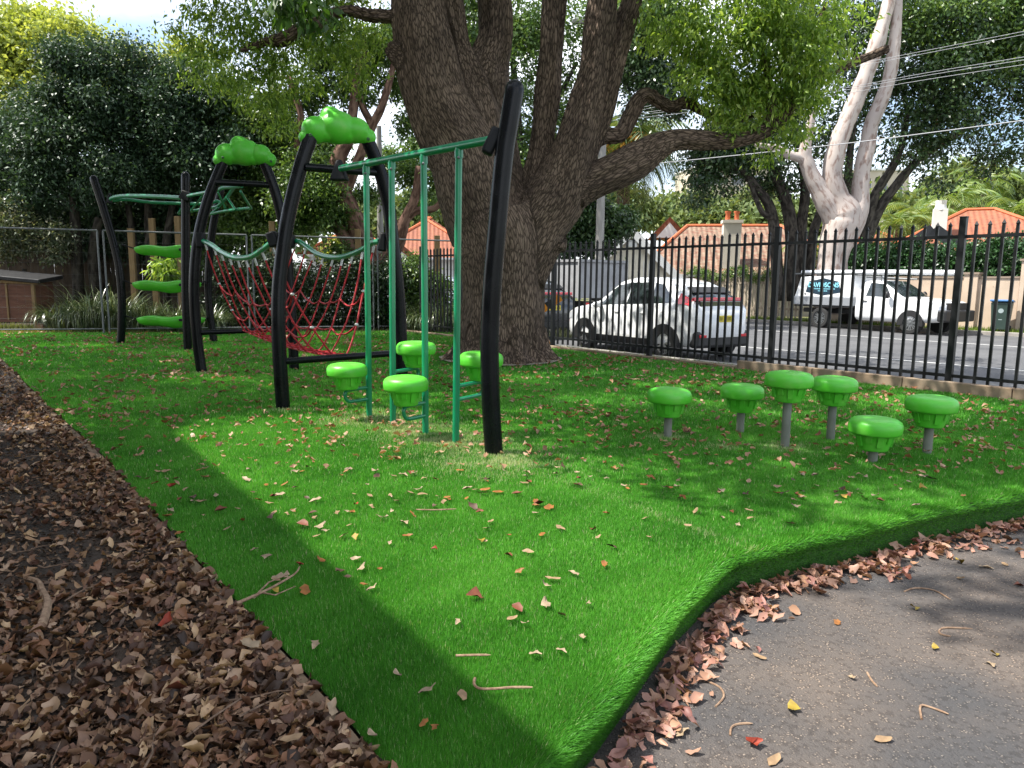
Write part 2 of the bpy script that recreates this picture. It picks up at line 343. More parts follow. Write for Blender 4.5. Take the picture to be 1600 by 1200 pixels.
# turf: flat top, rounded fuzzy edge towards the path
tm = mat('turf base', (.02, .085, .008), .9, c2=(.038, .13, .012), scale=30, bump=.01, bscale=90)
sheet('artificial_turf', TURF, 0.0, tm)
def off(pts, d):
    o = []
    for i, p in enumerate(pts):
        a, b = pts[max(i-1, 0)], pts[min(i+1, len(pts)-1)]; e = (b-a).normalized(); o.append(Vector((p.x+e.y*d, p.y-e.x*d, 0)))
    return o
mb = MB(); prof = [(0, 0), (.018, -.005), (.03, -.018), (.03, -.035), (.012, -.07), (-.02, -.22)]
rows = [[q+Vector((0, 0, z)) for q in off(RE, d)] for d, z in prof]
k = len(RE); vs = [p for r in rows for p in r]
mb.add(vs, [(i*k+j, i*k+j+1, (i+1)*k+j+1, (i+1)*k+j) for i in range(len(prof)-1) for j in range(k-1)])
o = mb.build('turf_edge', tm, smooth=True, ang=180); o['kind'] = 'structure'
# timber edging board along the leaf bed
mb = MB(); pts = [LE[0]+ext*1.5]+LE
a_ = off(pts, -.012); b_ = off(pts, -.055)
for i in range(len(pts)-1):
    p = [b_[i], b_[i+1], a_[i+1], a_[i]]
    mb.add([(q.x, q.y, -.08) for q in p]+[(q.x, q.y, .004) for q in p], [(4, 5, 6, 7), (0, 1, 5, 4), (2, 3, 7, 6), (0, 3, 7, 4), (1, 2, 6, 5)])
o = mb.build('garden_edging', mat('weathered board', (.12, .075, .045), .9, c2=(.2, .14, .09), scale=9, bump=.004)); tag(o, 'low weathered timber board between the leaf bed and the turf', 'edging')
# street: near verge, kerb, road, markings, far kerb and verge
def strip(name, n0, n1, z, m, u0=-60, u1=30):
    return sheet(name, [S2(u0, n0), S2(u1, n0), S2(u1, n1), S2(u0, n1)], z, m)
vm = mat('nature strip', (.045, .1, .015), .95, c2=(.16, .13, .06), scale=1.6, bump=.03, bscale=18)
strip('near_verge', FN+.02, 11.2, -.12, vm)
rm = mat('road asphalt', (.065, .066, .07), .85, c2=(.095, .096, .1), scale=1.2, bump=.003, bscale=90, stretch=(1, 1, 1))
strip('road', 11.3, 27.0, ZS, rm)
cm = mat('kerb concrete', (.3, .28, .25), .85, c2=(.22, .2, .18), scale=5, bump=.003)
for nm, n0, n1, z1 in (('kerb', 11.2, 11.35, -.11), ('kerb', 26.9, 27.05, -.13)):
    mb = MB(); M = Matrix((UX, UY, Vector((0, 0, 1)))).transposed(); mb.box(S2(-15, (n0+n1)/2, (z1-.33)/2), (90, n1-n0, z1+.33), M)
    o = mb.build(nm, cm, bevel=.02); o['kind'] = 'structure'
strip('far_verge', 27.05, 60, -.14, mat('far verge grass', (.07, .13, .02), .95, c2=(.22, .18, .09), scale=1.3, bump=.03, bscale=14))
pm = mat('road paint', (.62, .62, .6), .7, c2=(.45, .45, .44), scale=7)
for n0, wd in ((16.0, .1), (22.3, .12)): strip('road_line', n0-wd/2, n0+wd/2, ZS+.004, pm)
# concrete edging under the steel fence
mb = MB(); M = Matrix((UX, UY, Vector((0, 0, 1)))).transposed()
edg = mat('brown concrete edging', (.2, .14, .09), .9, c2=(.3, .23, .16), scale=3, bump=.004)
for i in range(16): 
    u = upx(1750, FN)+1-i*1.21; mb.box(S2(u, FN-.14, .03 if u > -6.4 else -.02), (1.2, .12, .22 if u > -6.4 else .14), M)
o = mb.build('concrete_edging', edg, bevel=.008); tag(o, 'brown concrete edging strip along the foot of the black steel fence', 'edging')
# blades of the turf
def blades(name, X, Y, Z, nx, ny, side, hgt, wid, m, g, lean=.55, worn=None):
    N = len(X); a = g.random(N)*2*PI
    fx, fy = np.cos(a), np.sin(a); up = np.ones(N)
    ax = np.stack([fx*lean*g.random(N)+nx*side, fy*lean*g.random(N)+ny*side, up*(1-.6*side)], 1); ax = unit(ax)
    b = g.random(N)*2*PI; s = np.stack([np.cos(b), np.sin(b), np.zeros(N)], 1)*(wid/2)[:, None]
    p = np.stack([X, Y, Z], 1); h = (hgt*(.6+.6*g.random(N)))[:, None]
    V = np.empty((N, 3, 3)); V[:, 0] = p-s; V[:, 1] = p+s; V[:, 2] = p+ax*h
    rnd = .3*g.random(N)+.28+.12*area_noise(X, Y, 3.1, 1)+.1*area_noise(X, Y, 9, 3)+.1*area_noise(X, Y, .9, 5)
    if worn is not None: rnd = np.where(g.random(N) < worn, .9+.1*g.random(N), np.clip(rnd, 0, .8))
    return np_mesh(name, V.reshape(-1, 3), 3, m, None, np.clip(rnd, 0, 1))
g = np.random.default_rng(3)
BL = leafmat('turf blade', [(.024, .11, .012), (.056, .23, .024), (.11, .37, .042), (.2, .5, .085), (.5, .5, .32)], .3, .45, .35)
WEAR = [(577, 652, .3), (640, 672, .45), (716, 692, .4), (773, 720, .4), (600, 655, .35), (690, 690, .3), (443, 641, .15), (315, 584, .14), (1230, 700, .18), (1043, 684, .14), (1130, 700, .12), (540, 660, .25)]
WP = [(G(a, b).x, G(a, b).y, r) for a, b, r in WEAR]
SEAM = [G(640, 668), G(780, 722), G(950, 778), G(1180, 862)]
def wearf(x, y):
    w_ = np.zeros(len(x))
    for a, b, r in WP: w_ = np.maximum(w_, .95*np.exp(-((x-a)**2+(y-b)**2)/(r*r)*1.0))
    d, _, _ = dist_line(x, y, SEAM); w_ = np.maximum(w_, .28*np.exp(-(d/.05)**2))
    return w_*(.7+.5*area_noise(x, y, 14, 2))+.035
XS, YS, HS, WS = [], [], [], []
for d0, d1, rho, h, wd in ((1.3, 2.3, 130000, .023, .0021), (2.3, 3.2, 80000, .024, .003), (3.2, 4.5, 40000, .026, .0044), (4.5, 6.5, 19000, .028, .0068), (6.5, 10, 5200, .036, .013), (10, 20, 1500, .04, .022)):
    hw = .78; A = hw*(d1*d1-d0*d0); N = int(A*rho)
    y = np.sqrt(g.random(N)*(d1*d1-d0*d0)+d0*d0); x = (g.random(N)*2-1)*hw*y
    k = inside(x, y, TURF); x, y = x[k], y[k]; XS.append(x); YS.append(y); HS.append(np.full(len(x), h)); WS.append(np.full(len(x), wd))
X = np.concatenate(XS); Y = np.concatenate(YS); H = np.concatenate(HS); W_ = np.concatenate(WS)
de, nx, ny = dist_line(X, Y, RE); sd_ = np.clip(1-de/.11, 0, 1)*.6
gr = blades('turf_grass', X, Y, np.zeros(len(X)), nx, ny, sd_, H*(1+.35*sd_), W_, BL, g, worn=wearf(X, Y)); gr['kind'] = 'stuff'; tag(gr, 'bright green artificial grass pile covering the raised play mound', 'artificial grass')
# fuzzy rounded lip and side of the turf mound
XS, YS, ZS_, NX, NY, WW, HH = [], [], [], [], [], [], []
for i in range(len(RE)-1):
    a, b = RE[i], RE[i+1]; Lg = (b-a).length; dm = max(1.6, (a+b).length/2); dens = min(75000, 330000/dm**2); N = int(Lg*.2*dens*1.25)
    if N < 1: continue
    t = g.random(N); s = g.random(N)*.2; e = (b-a).normalized()
    dd = np.interp(s, [0, .018, .035, .052, .09, .2], [0, .018, .03, .03, .012, -.02]); zz = np.interp(s, [0, .018, .035, .052, .09, .2], [0, -.005, -.018, -.035, -.07, -.19])
    XS.append(a.x+(b.x-a.x)*t+e.y*dd); YS.append(a.y+(b.y-a.y)*t-e.x*dd); ZS_.append(zz); k_ = np.interp(s, [0, .03, .06], [.55, .9, 1]); NX.append(e.y*k_); NY.append(-e.x*k_); WW.append(np.full(N, .0015*dm)); HH.append(np.interp(s, [0, .04, .07, .18], [.036, .034, .018, .016]))
X = np.concatenate(XS); Y = np.concatenate(YS)
gr = blades('turf_fringe', X, Y, np.concatenate(ZS_), np.concatenate(NX), np.concatenate(NY), .95, np.concatenate(HH), np.concatenate(WW), BL, g, lean=.6); gr['kind'] = 'stuff'; tag(gr, 'long green turf pile hanging over the rounded edge of the mound', 'artificial grass')
# ------------------------------------------------------------------ fallen leaves
LC = [(.1, .055, .035), (.26, .155, .1), (.04, .024, .017), (.4, .27, .18), (.16, .08, .05), (.07, .04, .026), (.08, .036, .022), (.26, .13, .075), (.15, .075, .04), (.5, .34, .2), (.07, .032, .02), (.33, .2, .11), (.17, .085, .04), (.22, .12, .06)]
LFM = leafmat('dry leaf', LC, .15, .5, .35); MATS['dry leaf'].node_tree.nodes['Color Ramp'].color_ramp.interpolation = 'CONSTANT'
def leafgrid(nu=5, nv=3):
    vs = []
    for i in range(nu):
        t = i/(nu-1); wv = math.sin(PI*min(1, t*.94+.03))**.8
        for j in range(nv): vs.append((t-.5, (j/(nv-1)*2-1)*wv*.5, 0))
    return np.array(vs), [(i*nv+j, i*nv+j+1, (i+1)*nv+j+1, (i+1)*nv+j) for i in range(nu-1) for j in range(nv-1)]
LG, LFc = leafgrid()
def litter(name, P_, size, m, g, tilt=.35, curl=.5, parent=None):
    """P_: (N,3) positions; curled leaf blades with random turn and tilt"""
    N = len(P_); s = size*(.55+.75*g.random(N)); asp = .42+.3*g.random(N); cu = curl*(g.random(N)*2-.6); cv = curl*(g.random(N)*2-.5)
    L_ = LG[None]*np.stack([s, s*asp, np.zeros(N)], 1)[:, None, :]
    L_[:, :, 1] *= 1+.3*g.normal(size=L_.shape[:2])*(np.abs(LG[None, :, 1]) > .02); L_[:, :, 0] += .05*g.normal(size=L_.shape[:2])*s[:, None]
    L_[:, :, 2] = (cu[:, None]*(LG[None, :, 0]**2)*1.6+cv[:, None]*(LG[None, :, 1]**2)*2.2+.12*np.sin(LG[None, :, 0]*9+cu[:, None]*9)*LG[None, :, 1])*s[:, None]*.75+.035*g.normal(size=L_.shape[:2])*s[:, None]
    a = g.random(N)*2*PI; tx = g.normal(size=N)*tilt; ty = g.normal(size=N)*tilt
    n3 = unit(np.stack([tx, ty, np.ones(N)], 1)); x3 = np.stack([np.cos(a), np.sin(a), np.zeros(N)], 1); x3 = unit(x3-n3*(x3*n3).sum(1, keepdims=True)); y3 = np.cross(n3, x3)
    V = P_[:, None, :]+L_[:, :, :1]*x3[:, None]+L_[:, :, 1:2]*y3[:, None]+L_[:, :, 2:]*n3[:, None]
    lo = V[:, :, 2].min(1); V[:, :, 2] += np.maximum(0, P_[:, 2]-lo)[:, None]*.8
    return np_mesh(name, V.reshape(-1, 3), len(LG), m, parent, g.random(N), LFc, smooth=True)
g = np.random.default_rng(11)
# left leaf bed
pts = []
for d0, d1, rho in ((1.0, 3.0, 950), (3.0, 5.0, 640), (5.0, 8.5, 300), (8.5, 16, 110)):
    A = .9*(d1*d1-d0*d0)/1; N = int(A*rho); y = np.sqrt(g.random(N)*(d1*d1-d0*d0)+d0*d0); x = -g.random(N)*.9*y*1.0
    k = ~inside(x, y, TURF)
    x, y = x[k], y[k]; de, _, _ = dist_line(x, y, [LE[0]+ext*3]+LE)
    cross = (LE[3].x-LE[0].x)*(y-LE[0].y)-(LE[3].y-LE[0].y)*(x-LE[0].x)
    dens = np.clip(.3+.65*np.exp(-(de/.3)**2)+.5*area_noise(x, y, 2.0, 4)+.3*np.clip((2.6-y), 0, 1), .16, 1)
    k = (cross > 0) & (g.random(len(x)) < dens); x, y, de = x[k], y[k], de[k]
    z = -.028+g.random(len(x))*(.012+.03*np.exp(-(de/.3)**2)); pts.append(np.stack([x, y, z], 1))
LPP = np.concatenate(pts); big = np.clip(LPP[:, 1]/8, 0, 1)
o = litter('leaf_litter', LPP, .051, LFM, g, .55, .9); o['kind'] = 'stuff'; tag(o, 'thick bed of brown dry leaves over dark soil left of the turf', 'leaf litter')
# small crumbs of leaf and bark in the bed
N = 22000; y = np.sqrt(g.random(N)*(36-1)+1.0); x = -g.random(N)*.9*y; cross = (LE[3].x-LE[0].x)*(y-LE[0].y)-(LE[3].y-LE[0].y)*(x-LE[0].x); k = cross > 0
o = litter('bark_litter', np.stack([x[k], y[k], np.full(k.sum(), -.026)], 1), .022, leafmat('bark crumb', [(.02, .014, .01), (.09, .055, .035), (.05, .03, .02), (.22, .15, .1)], .05, .8, .2), g, .5, .5); o['kind'] = 'stuff'; tag(o, 'small dark crumbs of bark and leaf on the soil', 'bark litter')
k5 = g.random(len(LPP)) < .9; LP2 = LPP[k5].copy(); LP2[:, :2] += g.normal(size=(len(LP2), 2))*.05
cr_ = (LE[3].x-LE[0].x)*(LP2[:, 1]-LE[0].y)-(LE[3].y-LE[0].y)*(LP2[:, 0]-LE[0].x); LP2 = LP2[cr_ > 0]
o = litter('small_leaf_litter', LP2, .034, leafmat('leaf scrap', [(.05, .026, .016), (.12, .06, .035), (.25, .15, .09), (.34, .22, .14), (.09, .045, .03)], .1, .6, .3), g, .6, 1.1); o['kind'] = 'stuff'; tag(o, 'small curled scraps of dry leaf between the larger leaves', 'leaf litter')
for q in range(26):
    ty_ = random.uniform(1.3, 6); tx_ = -random.uniform(.35, .85)*ty_
    if not ((LE[3].x-LE[0].x)*(ty_-LE[0].y)-(LE[3].y-LE[0].y)*(tx_-LE[0].x) > 0): continue
    an_ = random.uniform(0, PI); ln_ = random.uniform(.08, .3); mbq = MB(); pq = [Vector((math.cos(an_)*ln_*t_+.02*math.sin(t_*5+q), math.sin(an_)*ln_*t_, .012*math.sin(t_*6+q)+.02)) for t_ in (0, .25, .5, .75, 1)]
    mbq.tube(pq, [.004, .0035, .003, .0022, .0012], 5); oq = mbq.build('twig', mat('bed twig', (.09, .055, .035), .85, c2=(.2, .13, .085), scale=40), None, smooth=True, loc=(tx_, ty_, -.01)); tag(oq, 'thin brown twig lying among the leaves of the shaded bed', 'twig', 'thin twigs scattered in the leaf bed')
# drift of leaves on the path against the mound
pts = []
for i in range(1, len(RE)-1):
    a, b = RE[i], RE[i+1]; Lg = (b-a).length; e = (b-a).normalized(); wv = .1 if i < 9 else .135; N = int(Lg*wv*2100*(1 if i < 14 else .6))
    t = g.random(N); s = .04+np.abs(g.normal(size=N))*wv*.62; wob = 1+.5*np.sin((a.x+t*(b.x-a.x))*11)*np.sin((a.y+t*(b.y-a.y))*7)
    s = .04+(s-.04)*wob; zz = ZP+.004+g.random(N)*np.clip(.045-(s-.04)*.3, .003, .045)
    pts.append(np.stack([a.x+(b.x-a.x)*t+e.y*s, a.y+(b.y-a.y)*t-e.x*s, zz], 1))
o = litter('leaf_drift', np.concatenate(pts), .056, leafmat('drift leaf', [(.13, .065, .045), (.36, .21, .15), (.28, .12, .1), (.44, .28, .2), (.2, .085, .075), (.38, .22, .13), (.33, .17, .14)], .15, .5, .35), g, .5, .65); o['kind'] = 'stuff'; tag(o, 'drift of pinkish brown leaves heaped along the foot of the turf mound', 'leaf litter')
# leaves scattered over the turf: the 300 nearest are single things, the rest one heap of stuff
N = 11500; y = np.sqrt(g.random(N)*(17*17-1.6*1.6)+1.6*1.6); x = (g.random(N)*2-1)*.8*y
k = inside(x, y, TURF); x, y = x[k], y[k]; de, _, _ = dist_line(x, y, RE)
dens = np.clip(np.interp(y, [1.5, 3, 4.3, 6, 9, 17], [.13, .26, .8, 1, .6, .3])+.5*area_noise(x, y, 1.7, 9), .05, 1)*np.where(de < .25, .2, 1)
k = g.random(len(x)) < dens; LT = np.stack([x[k], y[k], np.full(k.sum(), .03)], 1); LT = LT[np.argsort(LT[:, 1])]
far = LT[260:]; farc = far[g.random(len(far)) < .12]; ex_ = farc[np.repeat(np.arange(len(farc)), 3)]+np.concatenate([g.normal(size=(3*len(farc), 2))*.07, np.zeros((3*len(farc), 1))], 1)
tl = leafmat('turf leaf', [(.24, .125, .07), (.34, .2, .12), (.22, .08, .035), (.4, .26, .16), (.13, .07, .04), (.32, .17, .08), (.4, .28, .18)], .2, .5, .35)
ALLF = np.concatenate([far, ex_]); ALLF = ALLF[np.argsort(ALLF[:, 1])]
o = litter('scattered_leaves', ALLF, .048+.022*np.clip((ALLF[:, 1]-5)/6, 0, 1), tl, g, .4, .7); o['kind'] = 'stuff'; tag(o, 'dry tan leaves scattered thinly across the far turf', 'leaf litter')
kinds = [('tan', (.55, .36, .2)), ('pale beige', (.62, .46, .3)), ('orange brown', (.5, .2, .05)), ('reddish brown', (.33, .1, .05)), ('dark brown', (.17, .09, .055)), ('yellow', (.6, .42, .06)), ('red', (.5, .07, .03))]
lmesh = []
for i in range(21):
    nm_, c_ = kinds[i % 7]; m_ = mat('leaf '+nm_, tuple(q*.34 for q in c_), .6, c2=tuple(q*.55 for q in c_), scale=25, spec=.35)
    o = litter('fallen_leaf', np.zeros((1, 3)), .085, m_, g, .12, .6)
    v = np.zeros(len(LG)*3, dtype=np.float32); o.data.vertices.foreach_get('co', v); v = v.reshape(-1, 3); v[:, 2] -= v[:, 2].min()
    ln = max(np.ptp(v[:, 0]), np.ptp(v[:, 1])); v *= .06/ln; o.data.vertices.foreach_set('co', v.ravel()); lmesh.append((nm_, o.data)); bpy.data.objects.remove(o)
def place(y, x, z, where, i=None, s=1.0, big=False):
    i = random.choices(range(21), [3, 3, 2, 1, 1, .35, .25]*3)[0] if i is None else i; nm_, me = lmesh[i]
    o = bpy.data.objects.new('fallen_leaf', me); col.objects.link(o); o.location = (x, y, z); o.rotation_euler = (random.gauss(0, .2), random.gauss(0, .2), random.uniform(0, 2*PI))
    s *= random.uniform(.55, 1.15); o.scale = (s, s, s); tag(o, f'{nm_} dry leaf lying {where}', 'fallen leaf', f'{nm_} leaves lying {where}')
    return o
for x, y, z in LT[:260]:
    where = 'on the open front turf' if y < 3.6 else ('on the turf near the edge of the mound' if x > 1.2 else 'on the turf before the climbing frame')
    place(y, x, .027, where)
for px_, py_, i in ((1308, 974, 2), (1186, 1028, 0), (1065, 1147, 1), (1177, 1165, 6), (1238, 1112, 5), (1428, 953, 5), (1500, 905, 0), (1553, 1025, 5), (1548, 1040, 1), (1591, 916, 3), (1540, 888, 1), (1570, 883, 0), (1417, 903, 3), (1380, 1158, 0), (1052, 1085, 5), (1150, 985, 4), (1460, 1015, 5), (1330, 1060, 1), (1210, 1190, 0), (1497, 880, 5)):
    p = G(px_, py_, ZP); place(p.y, p.x, ZP+.004, 'on the asphalt path', i)
for px_, py_, i in ((270, 768, 6), (262, 985, 6), (165, 800, 3), (85, 795, 2), (390, 1020, 1), (275, 1090, 3), (520, 1120, 1), (455, 1170, 0)):
    p = G(px_, py_, .0); place(p.y, p.x, .03, 'bright among the brown leaf bed', i, 1.1)
# twigs
STK = mat('twig bark', (.17, .1, .06), .85, c2=(.3, .2, .13), scale=40, bump=.002)
def twig(label, ps, r, z, group=None, side=None):
    pp = [G(a, b, z) for a, b in ps]; mb = MB(); q = smooth_path([(p+V3(0, 0, r+.002*(i % 2)), r*(1.15-.7*i/len(pp))) for i, p in enumerate(pp)], 3)
    mb.tube([a for a, _ in q], [b for _, b in q], 6)
    if side:
        for sp in side: s_ = [G(a, b, z)+V3(0, 0, r) for a, b in sp]; mb.tube(s_, [r*.6]*(len(s_)-1)+[r*.3], 5)
    return tag(mb.build('twig', STK, smooth=True), label, 'twig', group)
twig('crooked pale stick with a bent end lying alone on the sunlit turf', [(742, 1062), (741, 1072), (750, 1078), (775, 1079), (800, 1076), (832, 1077)], .0045, .03)
twig('forked dark twig with dead leaves lying across the timber edging', [(370, 945), (395, 935), (425, 920), (460, 900), (468, 888)], .006, .035, None, [[(410, 928), (430, 932), (462, 918)], [(400, 932), (420, 912), (450, 900)]])
twig('thick dark curved root lying in the leaf bed', [(65, 985), (75, 950), (66, 928), (60, 915), (40, 908)], .016, -.02)
twig('thin dark curved twig on the asphalt near the leaf drift', [(1118, 1105), (1131, 1090), (1125, 1075), (1105, 1066)], .002, ZP)
twig('thin hooked twig on the asphalt right of the leaf drift', [(1141, 1150), (1143, 1138), (1155, 1132), (1176, 1132)], .002, ZP)
twig('reddish angular twig on the open asphalt', [(1440, 1125), (1438, 1105), (1455, 1107), (1482, 1118)], .0035, ZP)
twig('long thin wavy twig on the shaded asphalt', [(1485, 995), (1470, 992), (1468, 985), (1480, 982), (1520, 983)], .002, ZP)
twig('short reddish twig leaning on the asphalt', [(1355, 1052), (1362, 1065), (1371, 1074)], .003, ZP)
twig('slender twig on the asphalt by the drift corner', [(1413, 925), (1430, 920), (1460, 923), (1485, 938)], .0022, ZP)
twig('pale straight stalk beside the big tan leaf on the turf', [(712, 1025), (740, 1025), (767, 1024)], .0015, .03)
twig('long thin stalk on the turf in front of the poles', [(650, 797), (680, 798), (713, 796)], .003, .032)
# ================================================================== PLAY EQUIPMENT
cf = thing('climbing_frame', 'black and green climbing frame with two lime cloud caps, red rope net and step pods', 'climbing frame', tuple(G(443, 640)))
OFS = -Vector(cf.location)
def part(mb, name, m, par=None, **k):
    mb.v = [tuple(Vector(p)+OFS) for p in mb.v]
    o = mb.build(name, m, par or cf, **k)
    return o
def px_tube(name, m, pts, r, n=16, par=None, dome=False, k=4):
    q = smooth_path([(P(a, b, Y), r) for a, b, Y in pts], k); mb = MB(); mb.tube([p for p, _ in q], [x for _, x in q], n, dome=dome)
    return part(mb, name, m, par, smooth=True)
r_ = .07
A1L = [(443, 645, 7.2), (437, 560, 7.2), (435, 500, 7.2), (436, 450, 7.22), (441, 400, 7.25), (448, 350, 7.28), (459, 300, 7.32), (473, 250, 7.37), (488, 208, 7.42)]
A1R = [(628, 632, 7.9), (627, 560, 7.9), (625, 500, 7.9), (621, 440, 7.88), (614, 380, 7.85), (607, 320, 7.82), (596, 275, 7.78), (579, 230, 7.7), (568, 205, 7.66)]
A2L = [(316, 586, 10), (309, 537, 10), (304, 475, 10), (304, 425, 10), (310, 370, 10.03), (325, 312, 10.07), (345, 262, 10.12), (352, 245, 10.14)]
A2R = [(460, 580, 10.4), (456, 500, 10.4), (452, 440, 10.4), (447, 380, 10.38), (440, 340, 10.36), (430, 300, 10.33), (416, 262, 10.3), (408, 245, 10.27)]
for L_ in (A1L, A1R, A2L, A2R): px_tube('arch_leg', BLACK, L_, r_)
px_tube('post', BLACK, [(773, 722, 5.38), (768, 650, 5.38), (765, 560, 5.38), (766, 500, 5.38), (770, 433, 5.38), (776, 367, 5.38), (782, 300, 5.38), (789, 233, 5.38), (796, 190, 5.38), (804, 140, 5.38)], .07, dome=True)
px_tube('post', BLACK, [(188, 540, 14.3), (190, 512, 14.3), (190, 462, 14.3), (185, 412, 14.3), (175, 370, 14.3), (160, 320, 14.3), (147, 280, 14.3)], .075, dome=True)
px_tube('post', BLACK, [(294, 550, 13.1), (291, 480, 13.1), (290, 430, 13.1), (290, 350, 13.1), (290, 275, 13.1)], .075, dome=True)
px_tube('post', BLACK, [(335, 538, 14.9), (328, 490, 14.9), (325, 440, 14.9), (330, 375, 14.9), (336, 337, 14.9), (345, 298, 14.9)], .075, dome=True)
px_tube('crossbar', BLACK, [(476, 261, 7.33), (540, 266, 7.55), (597, 270, 7.78)], .04, k=2)
px_tube('crossbar', BLACK, [(337, 285, 10.05), (385, 287, 10.2), (432, 290, 10.34)], .042, k=2)
px_tube('crossbar', BLACK, [(440, 565, 7.2), (535, 558, 7.55), (627, 551, 7.9)], .035, k=2)
px_tube('crossbar', BLACK, [(306, 520, 10), (385, 517, 10.2), (456, 513, 10.4)], .035, k=2)
def clamp(px, py, Y, w_=.1, h_=.2, t=.09, tilt=0.0, shape=None):
    c = P(px, py, Y); mb = MB(); a = 1.0 if shape is None else shape
    M = Matrix.Rotation(tilt, 3, 'Y'); mb.box(c, (w_, t, h_), M, top=a); return part(mb, 'clamp', BLKRUB, bevel=.02, smooth=True)
clamp(530, 266, 7.2, .18, .2, .12, 0, .3)
clamp(769, 221, 5.42, .085, .2, .1, .45)
clamp(314, 375, 9.95, .11, .2, .12); clamp(427, 374, 7.3, .1, .15, .12, -.3); clamp(455, 377, 10.2, .1, .18, .12); clamp(598, 378, 7.9, .09, .2, .12, .1, .7)
clamp(171, 310, 14.25, .09, .2, .1, .1, .5); clamp(291, 306, 13.0, .2, .16, .14, .4, .8)
# cloud caps
def cloud(lobes, Y0, Y1, x0, x1, bolts):
    mb = MB(); root = None
    for (px, py, r, sq) in lobes:
        t = (px-x0)/(x1-x0); Y = Y0+(Y1-Y0)*t; c = P(px, py, Y); q = r*Y/F; d = Vector((x1-x0, 0, 0))
        M = Matrix.Rotation(math.atan2(.6, 1), 3, 'Z')
        mb.ell(c, q, min(q*.95, .165), q*sq, M, 36, 24)
    root = part(mb, 'cloud_cap', LIME, smooth=True, ang=180)
    md = root.modifiers.new('join', 'REMESH'); md.mode = 'VOXEL'; md.voxel_size = .008; md.use_smooth_shade = True
    ms = root.modifiers.new('soft', 'SMOOTH'); ms.iterations = 6
    for px, py, Y in bolts:
        c = P(px, py, Y); m2 = MB(); M = Matrix.Rotation(R(90), 3, 'X') @ Matrix.Rotation(R(0), 3, 'Y'); m2.lathe([(.016, -.02), (.016, .004), (.012, .008), (.006, .008)], 12, c, M)
        part(m2, 'bolt', mat('dark bolt', (.02, .09, .02), .4), root, smooth=True)
big_l = [(479, 215, 12, .9), (493, 203, 21, .95), (509, 210, 17, .7), (526, 199, 28, .88), (517, 184, 17, .95), (541, 212, 17, .7), (556, 204, 21, .9), (574, 214, 13, .95), (538, 190, 13, 1)]
cloud(big_l, 7.4, 7.7, 470, 585, ((485, 211, 7.22), (575, 217, 7.55)))
k_ = 97/118
cloud([(333+(a-467)*k_, 214+(b-168)*.77, r*.8, s) for a, b, r, s in big_l], 10.1, 10.32, 333, 430, ((348, 246, 9.95), (423, 252, 10.18)))
# hanging bars with step pods
T0, T1 = P(533, 263, 7.15), P(770, 218, 5.45)
mb = MB(); mb.tube([T0+(T1-T0)*i/8 for i in range(9)], .031, 14); part(mb, 'top_rail', GREEN, smooth=True)
POD = MB()
# pod: rounded cap over a cup with raised blocks; local origin at the cup's bottom
capprof = [(.0, .243), (.06, .243), (.11, .24), (.15, .231), (.172, .216), (.183, .196), (.185, .17), (.182, .14), (.178, .128), (.168, .122), (.13, .122), (.02, .122)]
cupprof = [(.02, .0), (.09, .0), (.098, .006), (.104, .03), (.124, .12), (.128, .128), (.02, .128)]
def make_pod(name, parent, loc, rz, s=1.0):
    m1 = MB(); m1.lathe(list(reversed(cupprof)), 40)
    for i in range(10):
        a = 2*PI*i/10; M = Matrix.Rotation(a, 3, 'Z') @ Matrix.Rotation(.2, 3, 'Y'); lo = i % 2
        c = Matrix.Rotation(a, 3, 'Z') @ Vector((.114, 0, .078 if lo else .092)); m1.box(c, (.026, .042, .085 if lo else .055), M)
    cup = m1.build(name, LIME, parent, smooth=True, bevel=.003); cup.location = loc; cup.rotation_euler = (0, 0, rz); cup.scale = (s, s, s)
    m2 = MB(); m2.lathe(capprof, 48, wob=lambda a, i: 1+(.012*math.cos(a*16) if i in (2, 3) else 0)); cp = m2.build('cap', LIME, cup, smooth=True, ang=60)
    return cup
def railpt(px):
    lo, hi = 0.0, 1.0
    for _ in range(30):
        t = (lo+hi)/2; d = T0+(T1-T0)*t-EYE; x = CX+F*d.dot(rc)/d.dot(fw)
        if x < px: lo = t
        else: hi = t
    return T0+(T1-T0)*t
PODS = ((577, 652, 572, 542, 567, -1), (614, 665, 612, 650, 533, 1), (665, 679, 662, 634, 587, -1), (712, 693, 717, 752, 549, 1))
nrm = Vector((-.75, -.66, 0))
